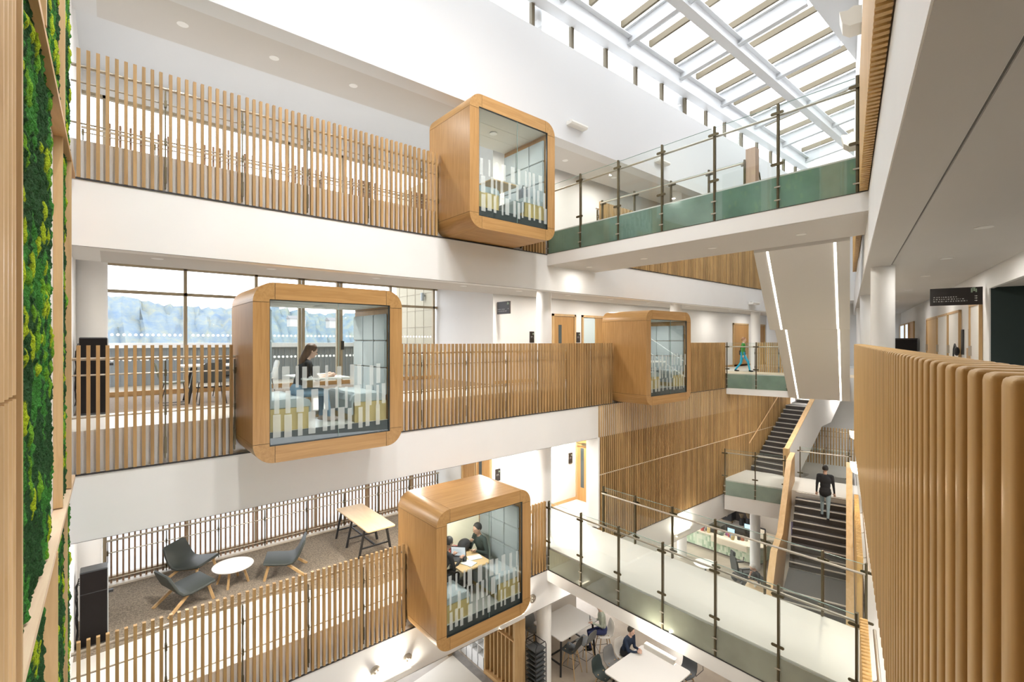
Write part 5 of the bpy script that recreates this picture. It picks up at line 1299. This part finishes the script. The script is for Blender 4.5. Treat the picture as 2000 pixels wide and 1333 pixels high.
def linear_light(A, B, out, label, e=18):
    A, B, out = Vector(A), Vector(B), Vector(out)
    t = thing('linear_wall_light', label, 'wall light', A, 0)
    m = MB(); m.bar(A+out*.05, B+out*.05, .10, .07, tuple(out)); link('casing', m, mat('white light casing', (.85, .84, .8), .4), t)
    m = MB(); m.bar(A+out*.02+Vector((0, 0, .045)), B+out*.02+Vector((0, 0, .045)), .012, .07, tuple(out)); m.bar(A+out*.03+Vector((0, 0, -.05)), B+out*.03+Vector((0, 0, -.05)), .012, .06, tuple(out)); link('glowing_strip', m, LAMPW, t)
    c = (A+B)/2+out*.10+Vector((0, 0, .09)); 
    d = fix_light('AREA', (1, .93, .8), e, tuple(c), size=(B-A).length, shape='RECTANGLE', size_y=.03, name='wall_wash_lamp')
    d.rotation_euler = (Vector((0, 0, 1))*.8-out*.6).to_track_quat('-Z', 'Y').to_euler() if abs(out.x) < .5 else (Vector((0, 0, 1))*.8-out*.6).to_track_quat('-Z', 'X').to_euler()
    return t
linear_light((3.85, .02, 2.66), (4.65, .02, 2.66), (0, -1, 0), 'glowing linear wall light low on the white fascia by the two round lights')
linear_light((6.97, .02, 2.62), (7.70, .02, 2.62), (0, -1, 0), 'glowing linear wall light directly under the lowest pod')
linear_light((8.53, -2.92, 2.98), (8.53, -3.60, 2.98), (-1, 0, 0), 'glowing linear wall light under the first floor bridge above the white table')
linear_light((14.6, .02, 2.75), (15.4, .02, 2.75), (0, -1, 0), 'glowing linear wall light on the fascia before the cafe')
def bulkhead_fitting(x, y, z, label, frame=None):
    t = thing('uplight_fitting', label, 'light fitting', (x, y, z))
    m = MB()
    pr = [(-.0, -.05), (-.16, -.05), (-.20, -.01), (-.20, .03), (-.14, .05), (-.09, .02), (-.05, .05), (0, .05)]
    m.prism([(y+p[0], z+p[1]) for p in pr], 'x', x-.32, x+.32); link('casing', m, mat('white light casing', (.85, .84, .8), .4), t)
    m = MB(); m.box(x-.3, x+.3, y-.13, y-.03, z+.052, z+.058); link('lens', m, mat('pale lens', (.8, .8, .76), .2), t)
bulkhead_fitting(9.55, -.0, 15.05, 'white uplight fitting on the bright bulkhead just past the highest pod')
bulkhead_fitting(13.6, -.0, 15.05, 'second white uplight fitting along the bright bulkhead')
bulkhead_fitting(20.4, -.0, 10.85, 'white uplight fitting on the fascia above the walker in green')
bulkhead_fitting(25.0, -.0, 10.85, 'farthest white uplight fitting on the second floor fascia')
def rwall_light(a, z, lit, label):
    t = thing('uplight_box', label, 'light fitting', Rw((a, 4.06, z)), RA)
    b1 = 4.06
    m = MB(Rw); hb = .20 if not lit else .075
    pr = [(b1, -hb), (b1-.12, -hb), (b1-.19, -hb*.5), (b1-.22, hb*.8), (b1-.14, hb*.7), (b1-.08, hb), (b1, hb*.8)]
    pr = [(b1+(q[0]-b1)*(1.8 if not lit else .95), q[1]) for q in pr]
    vs = [(a-.25, p[0], z+p[1]) for p in pr]+[(a+.25, p[0], z+p[1]) for p in pr]; n = len(pr)
    m.add(vs, [tuple(range(n)), tuple(range(2*n-1, n-1, -1))]+[(i, n+i, n+(i+1) % n, (i+1) % n) for i in range(n)])
    link('casing', m, LAMPW if lit else mat('cream light casing', (.74, .68, .58), .5), t)
rwall_light(-7.0, 16.25, False, 'cream uplight box high beside the skylight, nearer one')
rwall_light(-3.0, 15.0, False, 'cream uplight box high beside the skylight, farther one')
rwall_light(-8.0, 6.76, True, 'lower glowing wall lamp beside the stair, above the oak parapet')
rwall_light(-5.0, 6.93, True, 'upper glowing wall lamp beside the stair, below the hanging stair')
fix_light('POINT', (1, .85, .6), 30, Rw((-5.4, 3.5, 6.1)), size=.1, name='stair_lamp')
for px, py, pz in POD_FILL_LAMPS: downlight((px, py, pz), 'small added fill downlight in the ceiling of the pod at level %s' % {3: 'one', 7: 'two', 8: 'two', 11: 'three', 12: 'three'}.get(int(pz-2), 'x')+(' with the woman' if abs(px-2.7) < .3 else ' seen from afar' if px > 10 else ''), 'added pod downlights', 9)  # lamps added to brighten the pod interiors
# ---------------- signs
def textlines(m, P, rows):   # rows: list of (x0,x1,z) thin dashes broken like words
    rnd = random.Random(len(rows)*7+1)
    for x0, x1, z, h in rows:
        x = x0
        while x < x1:
            w = rnd.uniform(.012, .035)
            for k in range(max(1, int(w/.009))):
                a = x+k*.009; m.add([P(a, z), P(a+.006, z), P(a+.006, z+h*rnd.uniform(.7, 1)), P(a, z+h*rnd.uniform(.7, 1))], [(0, 1, 2, 3)])
            x += w+.012
def emblem(m, P, x, z, s):
    for dx, dz, w, h in ((0, 0, .3, 1), (.4, .3, .35, .7), (.8, .05, .25, .8), (.2, 1.0, .6, .15)):
        m.add([P(x+dx*s, z+dz*s), P(x+(dx+w)*s, z+dz*s), P(x+(dx+w)*s, z+(dz+h)*s), P(x+dx*s, z+(dz+h)*s)], [(0, 1, 2, 3)])
def arrow(m, P, x, z, s):
    m.add([P(x, z), P(x+s, z+s*.5), P(x, z+s)], [(0, 1, 2)]); m.add([P(x-s*.8, z+s*.35), P(x, z+s*.35), P(x, z+s*.65), P(x-s*.8, z+s*.65)], [(0, 1, 2, 3)])
def sign(label, P, W, H, rows, emb, arrows, box, name='hanging_sign', loc=(0, 0, 0)):
    t = thing(name, label, 'sign', loc)
    pn = link('panel', box, SIGN, t)
    m = MB(); textlines(m, P, rows); link('lettering', m, SIGNW, pn, fix=False)
    m = MB(); emblem(m, P, *emb); link('emblem', m, GREEN, pn, fix=False)
    if arrows:
        m = MB()
        for a in arrows: arrow(m, P, *a)
        link('arrow_text', m, SIGNW, pn, fix=False)
    return t
# projecting sign on second floor core wall, plane x=8.46 facing -x
b = MB(); b.box(8.46, 8.50, 1.42, 1.98, 10.05, 10.40)
P = lambda x, z: (8.455, 1.98-x, 10.05+z)
sign('dark projecting sign with white lettering beside the second floor column', P, .5, .35, [(.04, .36, .12, .022), (.04, .44, .07, .022)], (.46, .25, .06), [(.5, .13, .02)], b, loc=(8.46, 1.95, 10.05))
def plaque(x, z, label, P=None, box=None, y=2.05):
    b = MB(); b.box(x, x+.17, y-.025, y, z, z+.34)
    P = lambda u, w: (x+u, y-.03, z+w)
    sign(label, P, .17, .34, [(.03, .11, .18, .018), (.03, .14, .15, .012)], (.10, .24, .045), None, b, 'door_plaque', (x, y, z))
plaque(9.78, L2+1.2, 'dark door plaque just before the second floor column')
plaque(11.88, L2+1.2, 'dark door plaque between the two oak doors on the second floor')
plaque(8.45, L1+1.25, 'dark door plaque on the first floor corner behind the lowest pod', y=2.05)
plaque(11.50, L1+1.25, 'dark door plaque beside the first floor oak door', y=2.05)
plaque(9.75, L3+1.2, 'dark door plaque on the top floor wall past the highest pod', y=2.05)
# corridor hanging sign (perpendicular to corridor)
a_s = -19.76+12.25
b = MB(Rw); b.box(a_s, a_s+.03, 5.12, 5.86, L2+1.93, L2+2.26)
P = lambda x, z: Rw((a_s-.004, 5.14+x*.98, L2+1.93+z))
sign('wide dark hanging sign with lettering and arrows in the corridor', P, .72, .33, [(.03, .38, .15, .02), (.03, .48, .11, .02), (.03, .52, .07, .02)], (.57, .23, .08), [(.64, .15, .025), (.64, .11, .025), (.64, .065, .025)], b, loc=Rw((a_s, 5.5, L2+1.93)))
b = MB(Rw); ad = a_of(1802, 2.15); b.box(a_of(1793, 2.15), a_of(1808, 2.15), 5.97, 5.99, L2+.6, L2+1.95)
b0 = a_of(1793, 2.15); b1_ = a_of(1808, 2.15)
P = lambda x, z: Rw((b1_-x*(b1_-b0) if False else b0+x*(b1_-b0), 5.965, L2+.6+z))
t = thing('directory_board', 'tall black directory board in the dark recess along the corridor', 'sign', Rw((b0, 5.97, L2+.6)), RA); link('panel', b, SIGN, t)
m = MB()
for k in range(11):
    z = .1+k*.16
    q = [Rw((b0+f*(b1_-b0), 5.962, L2+.5+z+h)) for f, h in ((.15, 0), (.85, 0), (.85, .035), (.15, .035))]; m.add(q, [(0, 1, 2, 3)])
link('lettering', m, mat('dim white lettering', (.35, .34, .32), .6), t, fix=False)
# ---------------- doors
def door(T, w, h, label_struct, n, leaf=PODZ, vision=True, frame=OAKZ, glass_left=False, loc=None, wide=None):
    """T maps (along, out, z); opening 0..w"""
    m = MB(T); m.box(-.07, 0, -.03, .06, 0, h+.07); m.box(w, w+.07, -.03, .06, 0, h+.07); m.box(-.07, w+.07, -.03, .06, h, h+.07)
    o = struct('door_%d' % n, m, frame)
    x0 = 0
    if glass_left:
        m = MB(T); m.box(.02, w*.45, .0, .01, .05, h-.03); link('side_glass', m, mat('pale blue glass sheet', (.60, .70, .72), .15), o); x0 = w*.47
        m = MB(T); m.box(w*.45, w*.47, -.02, .05, 0, h); link('mullion', m, frame, o)
    m = MB(T); m.box(x0+.01, w-.01, .0, .045, .01, h-.01); link('door_leaf', m, leaf, o)
    if vision:
        m = MB(T); c = x0+(w-x0)*.30; m.box(c-.07, c+.07, -.006, .05, .45, h-.28); link('vision_panel', m, mat('dark glass slot', (.06, .075, .075), .15), o)
    m = MB(T); m.box(w-.12, w-.09, -.05, .0, .9, 1.15); link('handle', m, STEEL, o)
    return o
door(lambda p: (11.875+p[1], 2.02-p[0], L1+p[2]), .80, 2.03, '', 1)
m = MB(); m.box(11.80, 11.875, 1.55, 1.75, L1+1.86, L1+1.93); m.bar((11.8, 1.65, L1+1.9), (11.75, 1.9, L1+1.92), .02, .02)
solo('door_closer', m, BRONZE, 'bronze door closer at the head of the first floor oak door', 'door closer')
door(lambda p: (10.80+p[0], 2.03+p[1], L2+p[2]), .95, 2.05, '', 2)
door(lambda p: (12.20+p[0], 2.03+p[1], L2+p[2]), 1.35, 2.05, '', 3, glass_left=True, vision=False)
door(lambda p: (23.15+p[0], 2.03+p[1], L2+p[2]), 1.5, 2.05, '', 4, glass_left=False, vision=False)
door(lambda p: (25.15+p[0], 2.03+p[1], L2+p[2]), 1.5, 2.05, '', 5)
door(lambda p: (8.365+p[1], 3.55-p[0], L1+p[2]), .68, 2.25, '', 6, vision=False)
door(lambda p: (8.365+p[1], 2.85-p[0], L1+p[2]), .68, 2.25, '', 7)
m = MB(); m.box(8.37, 11.88, 2.03, 2.05, L1, L1+.1); struct('baseboard_core', m, OAKX)
m = MB(); m.box(8.37, 27, 2.03, 2.05, L2, L2+.1); struct('baseboard_core', m, OAKX)
# corridor doors on the right
WPAN = mat('white door panel', (.80, .77, .72), .5)
def cdoor(u0, u1, leaf, n, h=2.0, slot=False):
    a1, a0 = a_of(u0), a_of(u1)
    T = lambda p: Rw((a0+p[0], 5.895-p[1], L2+p[2]))
    m = MB(T); w = a1-a0; fw = .05
    m.box(0, fw, 0, .05, 0, h); m.box(w-fw, w, 0, .05, 0, h); m.box(0, w, 0, .05, h-fw, h)
    o = struct('door_%d' % n, m, OAKZ)
    m = MB(T); m.box(fw, w-fw, 0, .025, 0, h-fw); link('door_leaf', m, leaf, o)
    m = MB(T); m.box(w-fw-.1, w-fw-.07, .025, .07, .95, 1.15); link('handle', m, STEEL, o)
cdoor(1898.5, 1920, WPAN, 8); cdoor(1855.5, 1878.5, WPAN, 9, 1.95); cdoor(1834, 1855, WPAN, 10, 1.95); cdoor(1813, 1833, OAKZ, 11, 1.95)
cdoor(1779, 1787, OAKZ, 12, 2.0); cdoor(1770, 1776.5, mat('glowing glazed door', (.7, .78, .9), .2, emit=(.8, .9, 1), estr=.8), 13, 2.0); cdoor(1760, 1768.5, mat('glowing glazed door', (.7, .78, .9), .2), 14, 2.0)  # glow put into the door glazing in place of daylight
for u0, u1, lab in ((1880.3, 1883.4, 'narrow black notice strip on the corridor wall by the hanging satchel'), (1894.6, 1897.6, 'narrow grey notice strip on the corridor wall beside the nearest white door')):
    m = MB(Rw); m.box(a_of(u1), a_of(u0), 5.87, 5.895, L2+.95, L2+1.5); solo('notice_strip', m, mat('notice '+lab[:12], (.03, .03, .03) if 'black' in lab else (.2, .19, .18), .5), lab, 'notice')
t = thing('satchel', 'black satchel hanging on the corridor wall between the doors', 'bag', Rw((a_of(1880), 5.82, L2+1.05)), RA)
m = MB(); c = Rw((a_of(1880.5), 5.80, L2+1.02)); m.ball(c, (.09, .05, .10), 14, 9); link('bag_body', m, BLACK, t, smooth=True)
m = MB(); pts = [Rw((a_of(1880)+dx, 5.80, L2+1.02+dz)) for dx, dz in ((.05, .08), (.2, .16), (.34, .05), (.38, -.1), (.36, -.32))]; m.tube(pts, .016, 8); link('strap', m, BLACK, t)
t = thing('notice_sheet', 'buff paper notice on the corridor wall above the potted plant', 'notice', Rw((a_of(1893), 5.88, L2+.8)), RA)
m = MB(Rw); m.box(a_of(1897), a_of(1890), 5.88, 5.895, L2+.75, L2+1.1); link('sheet', m, mat('buff paper', (.55, .36, .2), .7), t)
t = thing('potted_plant', 'small green potted plant by the corridor wall just above the slat tops', 'plant', Rw((a_of(1893), 5.65, L2)), RA)
pc = Rw((a_of(1893), 5.6, L2)); m = MB(); m.lathe([(.12, 0), (.16, .42), (.14, .42), (.11, .1)], pc, 18); link('pot', m, mat('grey pot', (.2, .2, .19), .6), t)
m = MB(); rnd = random.Random(2)
for k in range(40):
    th = rnd.uniform(0, 2*PI); r = rnd.uniform(.08, .26); h = rnd.uniform(.35, .62)
    p0 = Vector((pc[0], pc[1], pc[2]+.42)); p1 = p0+Vector((r*math.cos(th)*.6, r*math.sin(th)*.6, h*.6)); p2 = p0+Vector((r*math.cos(th)*1.2, r*math.sin(th)*1.2, h*.75)); sd = Vector((-math.sin(th), math.cos(th), 0))*.025
    m.add([tuple(p0), tuple(p1-sd), tuple(p2), tuple(p1+sd)], [(0, 1, 2, 3)])
link('foliage', m, mat('olive green leaves', (.16, .22, .05), .6), t, fix=False)
t = thing('display_kiosk', 'distant black kiosk at the end of the corridor', 'kiosk', Rw((2.5, 5.5, L2)), RA)
m = MB(Rw); m.box(2.3, 2.7, 5.15, 5.85, L2, L2+1.35); link('cabinet', m, BLACK, t); m = MB(Rw); m.box(2.28, 2.3, 5.18, 5.82, L2+.9, L2+1.3); link('screen', m, BLACKG, t)
# ---------------- green wall
WX = -.449
mossmat = bpy.data.materials.new('preserved moss'); mossmat.use_nodes = True
nt = mossmat.node_tree; bs = nt.nodes['Principled BSDF']; bs.inputs['Roughness'].default_value = .95; bs.inputs['Specular IOR Level'].default_value = .1
at = nt.nodes.new('ShaderNodeAttribute'); at.attribute_name = 'moss_col'
tc = nt.nodes.new('ShaderNodeTexCoord'); n1 = nt.nodes.new('ShaderNodeTexNoise'); n1.inputs['Scale'].default_value = 95; n1.inputs['Detail'].default_value = 4; nt.links.new(tc.outputs['Object'], n1.inputs['Vector'])
mr = nt.nodes.new('ShaderNodeMapRange'); mr.inputs['From Min'].default_value = .3; mr.inputs['From Max'].default_value = .7; mr.inputs['To Min'].default_value = .45; mr.inputs['To Max'].default_value = 1.45
nt.links.new(n1.outputs['Fac'], mr.inputs['Value']); vm = nt.nodes.new('ShaderNodeVectorMath'); vm.operation = 'SCALE'; nt.links.new(at.outputs['Color'], vm.inputs[0]); nt.links.new(mr.outputs['Result'], vm.inputs['Scale']); nt.links.new(vm.outputs['Vector'], bs.inputs['Base Color'])
bp = nt.nodes.new('ShaderNodeBump'); bp.inputs['Strength'].default_value = .8; bp.inputs['Distance'].default_value = .03; n2 = nt.nodes.new('ShaderNodeTexNoise'); n2.inputs['Scale'].default_value = 45; n2.inputs['Detail'].default_value = 5; nt.links.new(tc.outputs['Object'], n2.inputs['Vector']); nt.links.new(n2.outputs['Fac'], bp.inputs['Height']); nt.links.new(bp.outputs['Normal'], bs.inputs['Normal'])
from mathutils import noise as MN
def moss_panel(ya, yb, za, zb_, label, seed, st=.0175, xb=-.415):
    rnd = random.Random(seed); ny = max(2, int((yb-ya)/st)); nz = int((zb_-za)/st)
    clumps = [(rnd.uniform(ya+.03, yb-.03), rnd.uniform(za, zb_), rnd.uniform(.03, .06), rnd.uniform(.05, .13)) for _ in range(int((yb-ya)*(zb_-za)*8.5))]
    bins = {}
    for c in clumps:
        for kz in range(int((c[1]-c[3]-za)/.25)-1, int((c[1]+c[3]-za)/.25)+2): bins.setdefault(kz, []).append(c)
    vs = []; cs = []
    for j in range(nz+1):
        z = za+(zb_-za)*j/nz; bl_ = bins.get(int((z-za)/.25), [])
        for i in range(ny+1):
            y = ya+(yb-ya)*i/ny
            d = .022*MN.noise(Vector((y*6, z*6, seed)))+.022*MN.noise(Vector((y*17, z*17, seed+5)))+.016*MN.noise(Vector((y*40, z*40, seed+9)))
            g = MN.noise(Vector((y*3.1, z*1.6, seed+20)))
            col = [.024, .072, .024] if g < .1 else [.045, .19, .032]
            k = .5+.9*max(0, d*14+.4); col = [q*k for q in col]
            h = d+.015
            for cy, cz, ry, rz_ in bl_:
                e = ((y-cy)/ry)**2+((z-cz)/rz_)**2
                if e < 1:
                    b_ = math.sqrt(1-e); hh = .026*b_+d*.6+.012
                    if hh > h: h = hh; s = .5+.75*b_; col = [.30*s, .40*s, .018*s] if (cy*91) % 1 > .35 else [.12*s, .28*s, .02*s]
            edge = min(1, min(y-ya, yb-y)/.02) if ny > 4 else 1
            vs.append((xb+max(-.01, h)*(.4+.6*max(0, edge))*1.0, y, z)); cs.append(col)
    fs = [(j*(ny+1)+i, j*(ny+1)+i+1, (j+1)*(ny+1)+i+1, (j+1)*(ny+1)+i) for j in range(nz) for i in range(ny)]
    m = MB(); m.v = vs; m.f = fs; m.mi = [0]*len(fs)
    o = link('moss_panel', m, mossmat, smooth=True, fix=False)
    ca = o.data.color_attributes.new('moss_col', 'FLOAT_COLOR', 'POINT')
    flat = [q for c in cs for q in (*c, 1)]; ca.data.foreach_set('color', flat)
    tag(o, label, 'moss panel', kind='stuff')
MZ0, MZ1, MZ2, MZ3 = 5.2, 7.47, 11.46, 15.5
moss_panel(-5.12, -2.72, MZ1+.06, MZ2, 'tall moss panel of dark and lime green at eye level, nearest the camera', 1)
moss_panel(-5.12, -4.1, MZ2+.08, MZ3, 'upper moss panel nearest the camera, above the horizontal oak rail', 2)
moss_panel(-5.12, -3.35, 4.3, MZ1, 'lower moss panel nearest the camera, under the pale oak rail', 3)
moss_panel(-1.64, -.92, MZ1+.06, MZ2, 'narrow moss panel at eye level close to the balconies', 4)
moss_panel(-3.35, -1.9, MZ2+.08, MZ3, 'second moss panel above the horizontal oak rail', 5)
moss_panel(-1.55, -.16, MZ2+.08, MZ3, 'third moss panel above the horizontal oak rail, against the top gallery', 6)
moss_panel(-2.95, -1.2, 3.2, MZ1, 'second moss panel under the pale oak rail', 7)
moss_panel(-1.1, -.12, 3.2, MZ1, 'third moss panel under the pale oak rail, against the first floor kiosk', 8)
def oak_fin(ya, yb, za, zb_, x0, x1, label):
    m = MB(); m.box(x0, x1, ya, yb, za, zb_); solo('oak_fin', m, OAKZ, label, 'timber fin')
oak_fin(-5.19, -5.14, 2.5, 16.5, WX, -.342, 'wide upright oak board at the edge of the nearest moss')
oak_fin(-4.02, -3.98, MZ2+.05, 16.5, WX, -.335, 'upright oak fin above the rail beside the nearest upper moss')
oak_fin(-3.92, -3.40, MZ2+.05, 16.5, WX-.02, -.40, 'flat oak board between two upper moss panels')
oak_fin(-1.84, -1.78, MZ2+.05, 16.5, WX, -.352, 'upright oak fin above the rail beside the second upper moss')
oak_fin(-1.74, -1.68, MZ1+.05, MZ2, WX, -.374, 'upright oak fin at eye level past the white gap')
oak_fin(-.88, -.82, MZ1+.05, MZ2, WX, -.345, 'upright oak fin at eye level nearest the balconies')
oak_fin(-.80, -.08, MZ1+.05, MZ2, WX-.02, -.385, 'flat oak board at eye level against the balconies')
oak_fin(-3.05, -3.0, 2.5, MZ1, WX, -.335, 'upright oak fin under the pale rail beside the nearest lower moss')
oak_fin(-1.18, -1.13, 2.5, MZ1, WX, -.365, 'thin upright oak fin between the two farther lower moss panels')
for z0, lab in ((MZ2, 'long horizontal oak rail across the green wall, seen from below'), (MZ1-.02, 'long pale horizontal oak rail across the green wall, seen from above')):
    m = MB(); m.box(WX, -.343, -8.2, -.06, z0, z0+.055); solo('oak_rail', m, OAKY if 'below' in lab else wood('pale rail oak', (.78, .62, .44), (.7, .52, .35), 'y', .5, .03), lab, 'timber rail')
t = thing('ribbed_oak_panel', 'ribbed oak panel of close upright battens at the very edge beside the green wall', 'panel', (-.42, -6.4, 2.5))
m = MB()
for k in range(12):
    y = -6.6+k*.118
    m.prism([(-.43, y), (-.365, y+.006), (-.355, y+.02), (-.355, y+.04), (-.365, y+.054), (-.43, y+.06)], 'z', 2.5, 9.0); m.prism([(-.43, y), (-.365, y+.006), (-.355, y+.02), (-.355, y+.04), (-.365, y+.054), (-.43, y+.06)], 'z', 9.02, 17)
link('battens', m, OAKL, t)
m = MB(); m.box(-.435, -.42, -6.6, -5.2, 2.5, 17); link('backing_board', m, mat('dark oak backing', (.20, .115, .04), .6), t)
# ================================================================== LIGHT AND CAMERA
w = bpy.data.worlds.new('sky'); SC.world = w; w.use_nodes = True
nt = w.node_tree; bg = nt.nodes['Background']
tc = nt.nodes.new('ShaderNodeTexCoord'); sp = nt.nodes.new('ShaderNodeSeparateXYZ'); nt.links.new(tc.outputs['Generated'], sp.inputs[0])
cr = nt.nodes.new('ShaderNodeValToRGB'); cr.color_ramp.elements[0].position = .0; cr.color_ramp.elements[0].color = (.96, .97, 1, 1); cr.color_ramp.elements[1].position = .8; cr.color_ramp.elements[1].color = (.93, .96, 1, 1)
nt.links.new(sp.outputs['Z'], cr.inputs['Fac']); nt.links.new(cr.outputs['Color'], bg.inputs['Color']); bg.inputs['Strength'].default_value = 5.4
cam = bpy.data.cameras.new('camera'); co = bpy.data.objects.new('camera', cam); COL.objects.link(co)
cam.sensor_width = 36; cam.sensor_fit = 'HORIZONTAL'; cam.lens = 931.3*36/2000; cam.clip_start = .03; cam.clip_end = 900
co.location = (0, -8.69, EYE); co.rotation_euler = (PI/2, 0, math.radians(49.79-90))
SC.camera = co
SC.view_settings.view_transform = 'Standard'; SC.view_settings.look = 'None'; SC.view_settings.exposure = 0.0; SC.view_settings.gamma = 1.0
cy = SC.cycles
cy.max_bounces = 8; cy.diffuse_bounces = 4; cy.glossy_bounces = 3; cy.transmission_bounces = 4; cy.transparent_max_bounces = 20
cy.use_adaptive_sampling = True; cy.adaptive_threshold = .025
cy.caustics_reflective = False; cy.caustics_refractive = False; cy.sample_clamp_indirect = 6; cy.use_denoising = True
